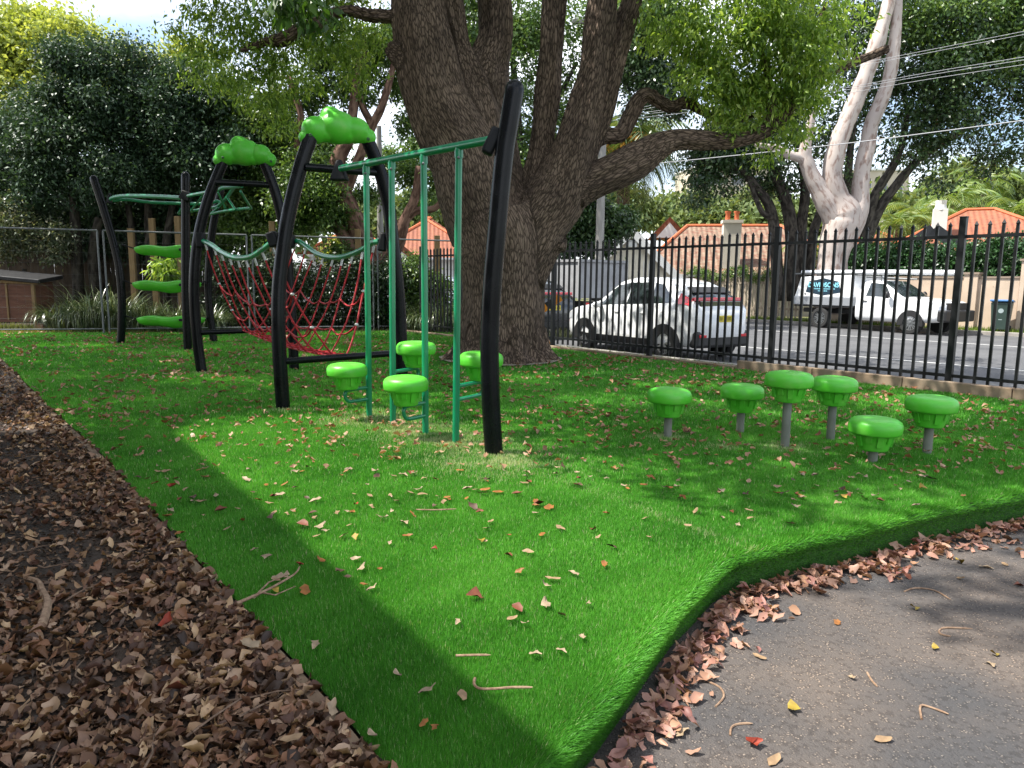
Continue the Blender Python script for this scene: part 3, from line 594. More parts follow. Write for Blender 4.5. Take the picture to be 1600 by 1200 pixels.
for bx, by, tx, px_, top, sg in PODS:
    a = G(bx, by); b = railpt(tx); mb = MB(); mb.tube([a-V3(0, 0, .05), a+(b-a)*.5, b], .028, 14); mb.lathe([(.034, -.03), (.034, .03)], 14, b-V3(0, 0, .06))
    bar = part(mb, 'upright', GREEN, smooth=True)
    m2 = MB(); m2.lathe([(.011, -.01), (.011, .006), (.006, .012)], 8, b+V3(0, -.034, -.09), Matrix.Rotation(R(90), 3, 'X')); part(m2, 'bolt', STEEL, bar, smooth=True)
    Yp = a.y+(-.2 if sg < 0 else .3); c = P(px_, top, Yp); c.z -= .243
    dirv = (Vector((c.x, c.y, 0))-Vector((a.x, a.y, 0))); dd = dirv.normalized(); zb = c.z-.012
    ctr = Vector((c.x, c.y, zb)); base = Vector((a.x, a.y, 0))
    pts = [(base+V3(0, 0, zb), .017), (ctr-dd*.03, .017), (ctr+dd*.02+V3(0, 0, -.015), .017), (ctr+dd*.03+V3(0, 0, -.05), .017), (ctr+dd*.01+V3(0, 0, -.09), .017), (ctr-dd*.04+V3(0, 0, -.11), .017), (base+V3(0, 0, zb-.11), .017)]
    mb = MB(); q = smooth_path(pts, 4); mb.tube([p for p, _ in q], .017, 10); part(mb, 'pod_bracket', GREEN, smooth=True)
    make_pod('step_pod', cf, c+OFS, .3*bx)
# rope bridge: side rails, net, floor ropes
RA = [(314, 375, 9.98), (330, 382, 9.7), (345, 393, 9.3), (362, 401, 8.9), (378, 403, 8.5), (395, 400, 8.1), (412, 389, 7.7), (430, 375, 7.3)]
RB = [(456, 378, 10.3), (467, 377, 10.15), (478, 384, 9.95), (493, 395, 9.65), (511, 401, 9.3), (529, 402, 9.0), (547, 398, 8.65), (568, 389, 8.3), (580, 380, 8.1), (594, 377, 7.95)]
px_tube('side_rail', GREEN, RA, .032); px_tube('side_rail', GREEN, RB, .032)
def along(pts, t):
    L_ = [0]
    for a, b in zip(pts[:-1], pts[1:]): L_.append(L_[-1]+(b-a).length)
    s = t*L_[-1]
    for i in range(len(pts)-1):
        if s <= L_[i+1]+1e-9: return pts[i]+(pts[i+1]-pts[i])*((s-L_[i])/max(1e-9, L_[i+1]-L_[i]))
    return pts[-1]
B0, B1 = P(388, 516, 10.2), P(536, 557, 7.56)
lat = Vector((.8, .6, 0))
for sgn, rail in ((-1, RA), (1, RB)):
    rl = [p for p, _ in smooth_path([(P(a, b, Y), 0) for a, b, Y in rail], 4)]; mb = MB(); ropes = []; m3s = []
    for i in range(9):
        t = .045+.91*i/8; top = along(rl, t)-V3(0, 0, .03); t2 = .03+.94*i/8; bot = B0+(B1-B0)*t2+lat*.07*sgn-V3(0, 0, .05*math.sin(PI*t2))
        cv = []
        for j in range(13):
            s = j/12; p = top+(bot-top)*s; p = p-V3(0, 0, .18*4*s*(1-s)*(.8+.2*math.sin(i*2.1)))+Vector((-.6, .8, 0))*(.03*math.sin(i*3.1+s*6)); cv.append(p)
        ropes.append(cv); mb.tube(cv, .0102, 6)
        m3 = MB(); m3s.append(m3); e = (cv[1]-cv[0]).normalized(); m3.tube([cv[0]-e*.01, cv[0]+e*.085], .014, 8); m3.tube([cv[0]+V3(0, 0, .045), cv[0]], .006, 6)
    for lv in (.36, .66):
        pr = []
        for i in range(9):
            cv = ropes[i]; f = lv*12+(.25 if i % 2 else -.25); j = int(f); pr.append(cv[j]+(cv[j+1]-cv[j])*(f-j)+V3(0, 0, 0))
        q = smooth_path([(p, .0102) for p in pr], 5); q = [(p-V3(0, 0, .025*abs(math.sin(PI*k_/5))), r) for k_, (p, r) in enumerate(q)]
        mb.tube([p for p, _ in q], .0102, 6)
        for e_ in (pr[0], pr[-1]): m3 = MB(); m3s.append(m3); m3.ell(e_, .024, .024, .018, None, 8, 6)
        for p in pr[1:-1]: mb.ell(p, .016, .016, .014, None, 8, 5)
    net = part(mb, 'rope_net', RED, smooth=True)
    for m3 in m3s: part(m3, 'ferrule', FERR, net, smooth=True)
for s in (-.07, 0, .07):
    mb = MB(); cv = [B0+(B1-B0)*(j/14)+lat*s-V3(0, 0, .05*math.sin(PI*j/14)) for j in range(15)]; mb.tube(cv, .011, 6); part(mb, 'floor_rope', RED, smooth=True)
mb = MB()
for j in range(1, 15): a = B0+(B1-B0)*(j/15)-V3(0, 0, .05*math.sin(PI*j/15)-.01); mb.tube([a-lat*.09, a+lat*.09+V3(.01, 0, 0)], .011, 6)
part(mb, 'floor_lashing', RED, smooth=True)
# far end: overhead ladder and three saucer steps
def pl(name, pts, r): return px_tube(name, GREEN, pts, r, n=10, k=3)
pl('overhead_rail', [(173, 311, 14.2), (180, 308, 14.1), (200, 306, 13.9), (245, 307, 13.5), (284, 309, 13.1)], .038)
pl('overhead_rail', [(177, 313, 14.2), (200, 312, 14.2), (235, 316, 14.2), (290, 318, 14.2), (325, 318, 14.2), (340, 314, 14.2), (344, 320, 14.2), (338, 324, 14.2)], .03)
pl('ladder_rail', [(294, 306, 12.9), (320, 301, 12.5), (340, 297, 12.1), (350, 293, 11.8), (365, 292, 11.3), (378, 290, 10.6)], .03)
pl('ladder_rail', [(279, 333, 14.3), (310, 328, 14), (326, 325, 13.8), (338, 323, 13.6), (346, 317, 13.4), (355, 308, 13), (366, 292, 11.3)], .027)
pl('ladder_rail', [(330, 334, 13.6), (350, 330, 13.2), (372, 327, 12.8), (392, 325, 12.4)], .025)
for i, (a, b) in enumerate((((297, 306, 12.9), (279, 333, 14.3)), ((320, 302, 12.5), (298, 330, 14.1)), ((338, 297, 12.1), (316, 327, 13.9)), ((376, 299, 11.5), (392, 325, 12.4)), ((354, 307, 12.9), (368, 328, 12.8)), ((340, 300, 12.4), (352, 325, 13.2)), ((341, 324, 13.5), (330, 334, 13.6)))):
    pl('rung', [a, ((a[0]+b[0])/2, (a[1]+b[1])/2, (a[2]+b[2])/2), b], .02)
for yy, x0, x1 in ((391, 209, 316), (446, 206, 316), (501, 213, 322)):
    a, b = P(x0, yy-3, 14.3), P(x1, yy-3, 14.8); mb = MB(); n_ = 14; N_ = 26; vs = []; fs = []
    for i in range(N_+1):
        t = i/N_; c = a+(b-a)*t; wv = max(.02, math.sin(PI*min(1, t*1.0))**.45); dp = .2*wv*(1-.12*math.cos(t*3*2*PI)); th = .15*wv**.8*(1+.12*math.sin(t*12))
        c = c-V3(0, 0, .03*math.sin(t*PI)+.012*math.cos(t*4*PI))
        for k in range(n_): q = 2*PI*k/n_; vs.append(c+V3(0, math.cos(q)*dp, math.sin(q)*th*(1 if math.sin(q) < 0 else .55)+.02*math.cos(q)**2))
    for i in range(N_):
        for k in range(n_): fs.append((i*n_+k, i*n_+(k+1) % n_, (i+1)*n_+(k+1) % n_, (i+1)*n_+k))
    fs += [tuple(range(n_)), tuple(N_*n_+k for k in range(n_))]; mb.add(vs, fs); st = part(mb, 'saucer_step', LIME, smooth=True, ang=70)
    for e, p2 in ((a, P(190, yy-9, 14.3)), (b, P(327, yy-12, 14.9))):
        m2 = MB(); d = (e-p2); m2.tube([p2, p2+d*.35], .02, 8); m2.tube([p2+d*.35, e+d.normalized()*.04], .013, 6); part(m2, 'hanger', BLKRUB, st, smooth=True)
    m2 = MB(); m2.box(P(288, yy-1, 14.45), (.2, .06, .05)); part(m2, 'hanger', BLKRUB, st, bevel=.01)
# stepping pods
GP = mat('grey green post', (.16, .17, .14), .6, c2=(.2, .21, .18), scale=8)
SP = ((1043, 684, 606, 'squat lime stepping pod farthest left of the row on the right turf'), (1156, 677, 600, 'lime stepping pod standing second from the left in the row'), (1226, 700, 580, 'tallest lime stepping pod on the longest grey post'), (1297, 688, 588, 'tall lime stepping pod just right of the tallest one'), (1363, 723, 652, 'lowest lime stepping pod with almost no post showing'), (1448, 710, 618, 'lime stepping pod at the right end of the row'))
for i, (bx, by, ty, lab) in enumerate(SP):
    base = G(bx, by); top = P(bx, ty, base.y); t = thing('stepping_pod', lab, 'stepping pod', tuple(base), 0, 'lime stepping pods on grey posts'); h = top.z-.243
    mb = MB(); mb.lathe([(.034, -.05), (.034, h+.02)], 18); mb.build('post', GP, t, smooth=True)
    lean = 0.0; make_pod('cup', t, (0, 0, h), i*1.3)
# ================================================================== STEEL FENCE
us = [upx(p, FN) for p in (1496, 1211, 1018, 865)]; sp = (us[0]-us[3])/3
posts = [us[0]+sp]+us+[us[3]-sp, us[3]-2*sp]
fn_ = thing('steel_fence', 'tall black steel picket fence between the turf and the street', 'fence', tuple(S2(us[0], FN)))
MU = Matrix((UX, UY, Vector((0, 0, 1)))).transposed(); FO = -Vector(fn_.location)
for u in posts:
    mb = MB(); mb.box(S2(u, FN, 1.03)+FO, (.075, .075, 2.2), MU); mb.box(S2(u, FN, 2.135)+FO, (.083, .083, .012), MU); mb.build('post', FENCEB, fn_, bevel=.004)
for a, b in zip(posts[:-1], posts[1:]):
    for z in (.2, 1.9):
        mb = MB(); mb.box(S2((a+b)/2, FN, z)+FO, (abs(a-b)-.08, .04, .04), MU); mb.build('rail', FENCEB, fn_)
pk = MB(); pk.box((0, 0, 1.05), (.031, .031, 1.94), MU)
pk.add([MU @ Vector(v) for v in ((-.0135, -.0135, 2.021), (.0135, -.0135, 2.021), (.0135, .0135, 2.021), (-.0135, .0135, 2.021), (-.021, -.016, 2.035), (.021, -.016, 2.035), (.021, .016, 2.035), (-.021, .016, 2.035), (0, 0, 2.085))], [(0, 1, 5, 4), (1, 2, 6, 5), (2, 3, 7, 6), (3, 0, 4, 7), (4, 5, 8), (5, 6, 8), (6, 7, 8), (7, 4, 8), (3, 2, 1, 0)])
pko = None; NP = 17
for a, b in zip(posts[:-1], posts[1:]):
    for i in range(1, NP):
        u = a+(b-a)*i/NP; p = S2(u, FN)+FO
        if pko is None: pko = pk.build('picket', FENCEB, fn_); o = pko
        else: o = pko.copy(); col.objects.link(o); o.parent = fn_
        o.location = p
        o.scale.z = 1+random.uniform(-.004, .004)
# temporary wire fence at the back of the turf
tf_pts = [G(-400, 527), G(167, 522), G(395, 519), G(588, 517), G(745, 515)]
tlabs = ('galvanised wire mesh panel in front of the brown wooden hutch', 'galvanised wire mesh panel behind the three saucer steps', 'galvanised wire mesh panel behind the red rope net', 'galvanised wire mesh panel ending behind the big tree trunk')
for i in range(4):
    a, b = tf_pts[i], tf_pts[i+1]; a = a.copy(); b = b.copy(); a.z = b.z = 0; d = (b-a).normalized(); a = a+d*.06; b = b-d*.06
    t = thing('temporary_fence', tlabs[i], 'mesh fence', tuple(a), 0, 'temporary wire fence panels behind the turf'); Lw = (b-a).length; HH = 2.35
    mb = MB(); mb.tube([V3(0, 0, 0), V3(0, 0, HH)], .021, 8); mb.tube([(b-a), (b-a)+V3(0, 0, HH)], .021, 8); mb.tube([V3(0, 0, HH), (b-a)+V3(0, 0, HH)], .021, 8); mb.tube([V3(0, 0, .12), (b-a)+V3(0, 0, .12)], .015, 8); mb.build('frame', STEEL, t, smooth=True)
    mb = MB(); nn = int(Lw/.15)
    for k in range(1, nn): mb.tube([(b-a)*(k/nn)+V3(0, 0, .12), (b-a)*(k/nn)+V3(0, 0, HH)], .001, 3, cap=False)
    for k in range(1, 9): z = .12+(HH-.12)*k/9; mb.tube([V3(0, 0, z), (b-a)+V3(0, 0, z)], .0013, 3, cap=False)
    mb.build('wire_mesh', mat('dull wire', (.1, .105, .105), .5, .4), t)
# ================================================================== THE BIG TREE
def pxb(lst):                                    # blobs from (px, py, Y, r px, vertical factor)
    out = []
    for q in lst:
        px, py, Y, r = q[:4]; f = q[4] if len(q) > 4 else 1.0; R_ = r*Y/F; out.append((P(px, py, Y), (R_, R_*(q[5] if len(q) > 5 else .9), R_*f)))
    return out
ST = [
 [(778, 590, 11.9, 84), (778, 572, 11.95, 78), (780, 555, 12, 70), (782, 530, 12, 68), (785, 480, 12, 65), (785, 430, 12, 66), (782, 380, 12, 72), (768, 340, 12, 70)],
 [(782, 400, 12, 62), (757, 350, 11.95, 58), (742, 300, 11.9, 60), (728, 250, 11.9, 55), (700, 200, 11.9, 52), (680, 150, 11.9, 48), (668, 100, 11.95, 46), (660, 50, 12, 43), (654, 0, 12, 38), (650, -60, 12, 35), (645, -250, 12.2, 30), (600, -500, 12, 22)],
 [(760, 260, 12.1, 40), (747, 190, 12.15, 36), (735, 140, 12.2, 30), (722, 95, 12.2, 22), (714, 50, 12.2, 15), (706, 0, 12.25, 15), (690, -120, 12.3, 13), (720, -350, 12.5, 9)],
 [(792, 370, 12.2, 50), (780, 300, 12.3, 42), (768, 240, 12.45, 42), (757, 180, 12.5, 40), (757, 130, 12.5, 38), (765, 95, 12.5, 30), (774, 60, 12.5, 25), (774, 20, 12.5, 24), (773, -40, 12.5, 23), (790, -300, 12.7, 17)],
 [(800, 440, 12, 52), (836, 360, 12, 46), (868, 310, 12, 46), (888, 255, 11.95, 36), (903, 205, 11.95, 29), (917, 150, 12, 25), (929, 100, 12.05, 22), (943, -10, 12.1, 21), (965, -200, 12.3, 16), (1010, -430, 12.5, 10)],
 [(840, 390, 12.1, 44), (845, 320, 12.2, 36), (845, 270, 12.25, 25), (848, 220, 12.3, 19), (853, 170, 12.3, 17.5), (859, 100, 12.3, 17.5), (865, 0, 12.3, 17), (875, -180, 12.3, 14), (860, -420, 12.2, 9)],
 [(905, 245, 12.1, 26), (922, 215, 12.15, 19), (938, 180, 12.2, 16), (950, 140, 12.2, 15.5), (962, 95, 12.25, 15), (974, 45, 12.3, 15), (988, 0, 12.3, 14), (1010, -100, 12.4, 12), (1060, -300, 12.6, 8)],
 [(860, 330, 12, 42), (890, 300, 12, 34), (925, 284, 12, 27), (960, 268, 12, 26), (1000, 247, 12.1, 26), (1025, 230, 12.1, 22), (1055, 218, 12.1, 16), (1100, 219, 12.2, 12.5), (1150, 220, 12.3, 10.5), (1195, 205, 12.4, 9.5), (1235, 165, 12.5, 8.5), (1272, 120, 12.5, 7.5), (1308, 108, 12.6, 6.5), (1350, 92, 12.6, 5.5), (1389, 74, 12.6, 4.5)],
 [(915, 225, 12.2, 18), (940, 213, 12.3, 13), (968, 210, 12.4, 12), (983, 185, 12.45, 11), (995, 160, 12.5, 10.5), (1010, 147, 12.5, 9.5), (1028, 158, 12.55, 9.5), (1048, 168, 12.6, 8.5), (1068, 161, 12.7, 8), (1088, 168, 12.8, 6.5), (1130, 190, 12.9, 5), (1180, 180, 13, 3)],
 [(650, 45, 12, 16), (628, 30, 12, 10.5), (605, 25, 12, 9), (575, 23, 12.1, 7.5), (545, 16, 12.2, 7), (515, 24, 12.3, 9), (490, 38, 12.3, 10), (468, 45, 12.4, 7), (440, 62, 12.5, 9), (415, 66, 12.6, 6), (375, 80, 12.8, 3)],
 [(640, 95, 11.85, 26), (615, 80, 11.8, 14), (605, 74, 11.8, 7)],
 [(1200, 200, 12.4, 8), (1205, 150, 12.4, 6), (1195, 90, 12.4, 5), (1180, 30, 12.5, 4), (1150, -40, 12.5, 3)],
 [(1272, 120, 12.5, 5), (1275, 60, 12.4, 3.5), (1290, 0, 12.4, 2.5)],
]
flares = []
for ang, ln in ((-2.9, 1.0), (-2.3, .8), (-1.75, .85), (-1.2, .9), (-.6, .85), (-.1, 1.0), (.6, .8), (1.6, .8), (2.5, .9)):
    b0 = P(782, 565, 12); b0.z = .02; d = Vector((math.cos(ang), math.sin(ang), 0))
    flares.append([(b0+V3(0, 0, 1.0)+d*.4, .2), (b0+V3(0, 0, .5)+d*.52, .2), (b0+V3(0, 0, .2)+d*(.55+.08*ln), .18), (b0+V3(0, 0, .03)+d*(.6+.2*ln), .13), (b0+V3(0, 0, -.1)+d*(.75+.25*ln), .08)])
paths = [stem(s) for s in ST]+[smooth_path(f, 3) for f in flares]
base = P(782, 565, 12); base.z = 0
tree = thing('camphor_tree', 'huge old tree with dark furrowed bark and spreading limbs behind the climbing frame', 'tree', tuple(base))
BARK = barkmat('furrowed bark', (.055, .041, .032), (.25, .19, .15), 32, .017, st=.2, plates=.95)
mb = MB()
for pth in paths: mb.tube([p-base for p, _ in pth], [r for _, r in pth], 20)
trk = mb.build('trunk', BARK, tree)
md = trk.modifiers.new('r', 'REMESH'); md.mode = 'VOXEL'; md.voxel_size = .035
ms = trk.modifiers.new('s', 'SMOOTH'); ms.iterations = 3
dg = bpy.context.evaluated_depsgraph_get(); me = bpy.data.meshes.new_from_object(trk.evaluated_get(dg)); trk.modifiers.clear(); trk.data = me
nv = len(me.vertices); V = np.zeros(nv*3, dtype=np.float32); me.vertices.foreach_get('co', V); V = V.reshape(-1, 3)
AX, FR, LL, RR = [], [], [], []
for pi, pth in enumerate(paths):
    x = None; L_ = pi*1.7
    for i, (p, r) in enumerate(pth):
        a, b = pth[max(i-1, 0)][0], pth[min(i+1, len(pth)-1)][0]; d = (b-a).normalized()
        if x is None: x = frame(d)[0]
        x = (x-d*x.dot(d)).normalized(); y = d.cross(x)
        if i: L_ += (p-pth[i-1][0]).length
        AX.append(p-base); FR.append((x, y, d)); LL.append(L_); RR.append(r)
AX = np.array(AX); FRM = np.array([[list(q) for q in f] for f in FR]); LL = np.array(LL); RR = np.array(RR); tcv = np.empty((nv, 3), dtype=np.float32)
for c0 in range(0, nv, 4000):
    q = V[c0:c0+4000]; D = np.linalg.norm(q[:, None]-AX[None], axis=2)-RR[None]; k = D.argmin(1); o_ = q-AX[k]; f = FRM[k]; pr = np.einsum('nij,nj->ni', f, o_)
    tcv[c0:c0+4000] = np.stack([pr[:, 0], pr[:, 1], LL[k]+pr[:, 2]], 1)
a = me.attributes.new('tc', 'FLOAT_VECTOR', 'POINT'); a.data.foreach_set('vector', tcv.ravel())
# lumpy wood: push the surface in long soft ridges
nrm_ = np.zeros(nv*3, dtype=np.float32); me.vertices.foreach_get('normal', nrm_); nrm_ = nrm_.reshape(-1, 3)
an = np.arctan2(tcv[:, 1], tcv[:, 0]); am_ = .018*np.sin(an*5+tcv[:, 2]*1.3)+.012*np.sin(an*9-tcv[:, 2]*2.1)+.01*np.sin(tcv[:, 2]*5+an*2)
V += nrm_*am_[:, None]; me.vertices.foreach_set('co', V.ravel()); me.polygons.foreach_set('use_smooth', np.ones(len(me.polygons), dtype=bool)); me.update()
sheet('gravel_ring', [base+V3(1.02*math.cos(a)*(1+.05*math.sin(a*5)), 1.0*math.sin(a)*(1+.06*math.cos(a*4)), 0) for a in [i*2*PI/40 for i in range(40)]], .034, mat('pale sand', (.36, .32, .26), .95, c2=(.2, .17, .13), scale=22, bump=.01))
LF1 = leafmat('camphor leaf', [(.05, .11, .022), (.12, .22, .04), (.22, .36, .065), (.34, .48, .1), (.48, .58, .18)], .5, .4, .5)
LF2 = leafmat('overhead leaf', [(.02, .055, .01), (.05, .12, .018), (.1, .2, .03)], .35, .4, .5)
crR = pxb([(1120, 50, 12.3, 75), (1195, 95, 12.4, 85, .9), (1250, 60, 12.4, 70), (1180, 165, 12.4, 52, .8), (1095, 115, 12.3, 42), (1235, 200, 12.4, 36, .7), (1290, 35, 12.4, 55, .9), (1150, 205, 12.4, 32, .7), (1055, 25, 12.2, 45), (1215, 150, 12.3, 60, .7), (1160, -40, 12.3, 90), (1265, 150, 12.5, 26), (1190, 240, 12.4, 16, .6), (1120, 150, 12.3, 30), (1000, -60, 12.4, 60), (1290, 130, 12.5, 22)])
crR = [(c-base, r) for c, r in crR]
foliage('crown', crR, 27000, .095, LF1, tree, 5, per=22, cl=.11, droop=1.1, aspect=.38, shell=.42, sub=11)
crL = [(c-base, r) for c, r in pxb([(335, 25, 13, 60), (400, 55, 13, 55), (455, 100, 13, 48), (380, 125, 13, 42), (520, 75, 13, 42), (480, 20, 12.8, 50), (560, 110, 13, 35), (590, 45, 13, 30), (330, 105, 13.2, 40), (420, 150, 13, 36), (440, 190, 13, 22), (300, 60, 13.2, 35, .7), (545, 30, 13, 40), (360, -40, 13, 80), (500, -50, 13, 80), (770, -120, 12, 60)])]
foliage('crown', crL, 17000, .09, LF1, tree, 6, per=20, cl=.12, droop=1.1, aspect=.36, shell=.45, sub=11)
near = [(c-base, r) for c, r in pxb([(470, 5, 7.5, 42, .7), (500, 20, 7.5, 28, .8), (440, -10, 7.5, 40, .5)])]
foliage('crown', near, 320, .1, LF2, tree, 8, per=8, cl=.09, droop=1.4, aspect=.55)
# unseen crown masses added above the frame, placed sunward to shade the turf
gq = random.Random(5); shade_blobs = []
y = 5.2
while y < 17:
    x = -9.5
    while x < 9.5:
        tx, ty = x+gq.uniform(-.4, .4), y+gq.uniform(-.4, .4)
        z = (6.6 if ty < 10.5 else 8.2)+gq.uniform(-.3, .6); lim = 6.75+.4*(tx+3.06) if tx > -3.3 else 5.4
        if tx < .5 and ty > lim: keep, rr = 1.0, gq.uniform(.72, .95)
        elif tx >= .5: keep, rr = .8, gq.uniform(.4, .75)
        else: keep = 0
        if gq.random() < keep: shade_blobs.append((Vector((tx, ty, 0))+SUN*(z/SUN.z)-base, (rr, rr, rr*.45)))
        x += 1.15
    y += 1.15
for tx, ty, rr in ((1.6, 5.5, .5), (2.6, 5.7, .7), (3.4, 5.3, .5), (4.4, 5.8, .7), (5.3, 5.4, .5), (1.0, 6.2, .5), (2.1, 6.6, .6), (3.8, 6.5, .6), (.3, 6.6, .35), (1.55, 4.25, .28), (2.3, 4.7, .35), (3.3, 4.2, .4), (2.35, 3.3, .45), (3.1, 3.1, .5), (3.9, 3.6, .6), (4.6, 4.6, .6), (-.6, 7.3, .5), (.9, 5.6, .3)):
    zq = 6.6 if ty > 4.8 else 11; shade_blobs.append((Vector((tx, ty, 0))+SUN*(zq/SUN.z)-base, (rr, rr, rr*.5)))  # extra leaf masses added sunward of turf and path for dappled shade
for tz in (1.2, 2.6, 4.0, 5.2):
    for tx in (-1.6, -.5, .6, 1.7):
        for ty in (11.2, 12.6):
            if gq.random() < .8: k_ = (9.6+gq.uniform(-.5, .5)-tz)/SUN.z; shade_blobs.append((Vector((tx, ty, tz))+SUN*k_-base, (.8, .8, .4)))  # more masses added sunward of the trunk to keep it shaded
foliage('crown', shade_blobs, 120000, .17, LF2, tree, 9, per=12, cl=.26, droop=.5, aspect=.5, shell=.5, sub=3)  # unseen part of the crown, shaped for the shade it casts
# off frame to the left: unseen building, placed so its straight eave shades the leaf bed
H = 7.0; sh = SUN*(H/SUN.z); sh.z = 0; e0, e1 = Vector((-3.06, 6.17, 0))+sh, Vector((.11, 1.79, 0))+sh; dd = (e0-e1).normalized(); e1 = e1-dd*5.0; pp = Vector((-dd.y, dd.x, 0))
if pp.x > 0: pp = -pp
bd = thing('unseen_building', 'unseen cream rendered two storey building left of the leaf bed, placed to shade it', 'building', tuple(e1)); O = -e1
mb = MB(); mb.add([e1+O, e0+O, e0+pp*7+O, e1+pp*7+O]+[p+O+V3(0, 0, H-.1) for p in (e1, e0, e0+pp*7, e1+pp*7)], [(0, 1, 5, 4), (1, 2, 6, 5), (2, 3, 7, 6), (3, 0, 4, 7), (4, 5, 6, 7)]); mb.build('wall', mat('cream render', (.5, .45, .36), .9, c2=(.42, .38, .3), scale=2), bd)
mb = MB(); mb.add([p+O+V3(0, 0, z) for z in (H-.1, H+.12) for p in (e1, e0, e0+pp*7.3, e1+pp*7.3)], [(3, 2, 1, 0), (4, 5, 6, 7), (0, 1, 5, 4), (1, 2, 6, 5), (2, 3, 7, 6), (3, 0, 4, 7)]); mb.build('roof', mat('grey roofing', (.16, .16, .17), .6), bd)
for i in range(3):
    for z in (1.6, 4.8):
        c = e1+dd*(1.8+i*3.3)-pp*.02+O+V3(0, 0, z); Mw = Matrix((dd, pp, Vector((0, 0, 1)))).transposed(); mb = MB(); mb.box(c, (1.5, .08, 1.4), Mw); wn_ = mb.build('window', WHITE, bd); mb = MB(); mb.box(c-pp*.03, (1.36, .04, 1.26), Mw); mb.build('pane', GLASS, wn_)
# ================================================================== BACKGROUND PLANTING
LD = leafmat('glossy dark leaf', [(.014, .034, .018), (.03, .065, .034), (.055, .11, .058), (.1, .17, .095)], .2, .5, .5)
LM = leafmat('mid green leaf', [(.025, .06, .016), (.06, .125, .028), (.12, .205, .045), (.2, .29, .08)], .3, .4, .5)
LY = leafmat('yellow green leaf', [(.15, .2, .035), (.25, .32, .06), (.36, .42, .1), (.46, .5, .16)], .4, .5, .4)
LFIG = leafmat('fig leaf', [(.008, .022, .008), (.02, .05, .016), (.05, .1, .032), (.13, .2, .07)], .22, .35, .6)
LFAR = leafmat('far tree leaf', [(.06, .1, .035), (.1, .15, .05), (.15, .2, .07), (.22, .24, .1)], .3, .6, .3)
BK2 = barkmat('pinkish bark', (.09, .05, .038), (.3, .19, .15), 9, .015, st=.3)
BK3 = barkmat('dark fig bark', (.03, .027, .024), (.11, .1, .088), 8, .015, st=.4)
GUM = barkmat('smooth pale gum bark', (.29, .215, .19), (.5, .45, .43), 7, .008, .7, st=.35, lo=.36, hi=.5)
def tree_px(name, label, cat, base_px, Y, stems, blobs, n, size, leaf, bark=BK3, seed=1, per=12, cl=.2, group=None, zb=-.05, leafless=False, aspect=.5, shell=.45, droop=.3, dense=12):
    b0 = P(base_px, 450, Y); b0.z = zb; t = thing(name, label, cat, tuple(b0), 0, group)
    if stems: stems_mesh('trunk', [[(p-b0, r) for p, r in stem(s)] for s in stems], bark, t, dense)
    if blobs: foliage('crown', [(c-b0, r) for c, r in pxb(blobs)], n, size, leaf, t, seed, per, cl, droop, aspect, shell)
    return t
# left
tree_px('flowering_tree', 'tall yellow green tree rising behind the dark shrubs at the upper left', 'tree', 90, 36, [[(100, 440, 36, 9), (95, 300, 36, 8), (80, 200, 36, 6), (60, 120, 36, 4)], [(95, 300, 36, 6), (130, 200, 36, 4), (160, 140, 36, 3)]],
 [(60, 95, 36, 60), (20, 60, 37, 45), (110, 80, 36, 45, .8), (150, 100, 36, 42, .8), (90, 50, 37, 35, .6), (20, 150, 36, 60), (130, 150, 36, 50), (-30, 110, 36, 70), (185, 95, 37, 28, .8), (50, 30, 37, 25, .6), (265, 115, 37, 26, .8), (290, 90, 37, 22, .8), (210, 120, 37, 26), (10, 215, 36, 50)], 52000, .26, LY, BK3, 21, per=10, cl=.5)
tree_px('camellia_tree', 'dark glossy leaved bushy tree standing tallest behind the wire fence at left', 'tree', 130, 20, [[(125, 500, 20, 9), (120, 400, 20, 8), (115, 300, 20, 6), (110, 200, 20, 4)], [(150, 470, 20, 7), (145, 400, 20, 7), (155, 340, 20, 6)]],
 [(120, 125, 20, 48, 1.1), (80, 170, 20, 50), (160, 190, 20, 60), (50, 220, 20, 50), (120, 250, 20, 70), (60, 290, 20, 55, .8), (180, 270, 20, 60, .8), (100, 95, 20, 22), (10, 200, 20.5, 40), (0, 270, 20.5, 50), (140, 85, 20, 20)], 60000, .1, LD, BK3, 22, per=12, cl=.2)
tree_px('camellia_tree', 'dark glossy leaved bushy tree with rounded top behind the two black posts', 'tree', 240, 20.5, [[(240, 500, 20.5, 7), (235, 400, 20.5, 7), (230, 300, 20.5, 5), (225, 180, 20.5, 4)], [(262, 480, 20.5, 6), (258, 400, 20.5, 6), (270, 320, 20.5, 5)], [(220, 480, 20.5, 5), (212, 400, 20.5, 5), (200, 320, 20.5, 4)]],
 [(215, 100, 20.5, 40, 1.1), (200, 150, 20.5, 45), (260, 150, 20.5, 50), (300, 190, 20.5, 55), (240, 210, 20.5, 65), (290, 250, 20.5, 60), (230, 280, 20.5, 55, .8), (350, 240, 20.5, 50, .9)], 60000, .1, LD, BK3, 23, per=12, cl=.2)
tree_px('evergreen_tree', 'mid green leafy tree with small leaves behind the far cloud arch', 'tree', 380, 21, [[(395, 500, 21, 6), (390, 380, 21, 6), (370, 260, 21, 5), (350, 160, 21, 3)]],
 [(330, 140, 21, 45), (380, 170, 21, 45), (420, 230, 21, 50), (360, 240, 21, 50), (310, 200, 21, 40), (420, 300, 21, 50), (370, 330, 21, 45), (450, 320, 20.8, 35), (400, 390, 20.5, 45), (340, 390, 20.5, 35)], 48000, .1, LM, BK3, 24, per=12, cl=.18)
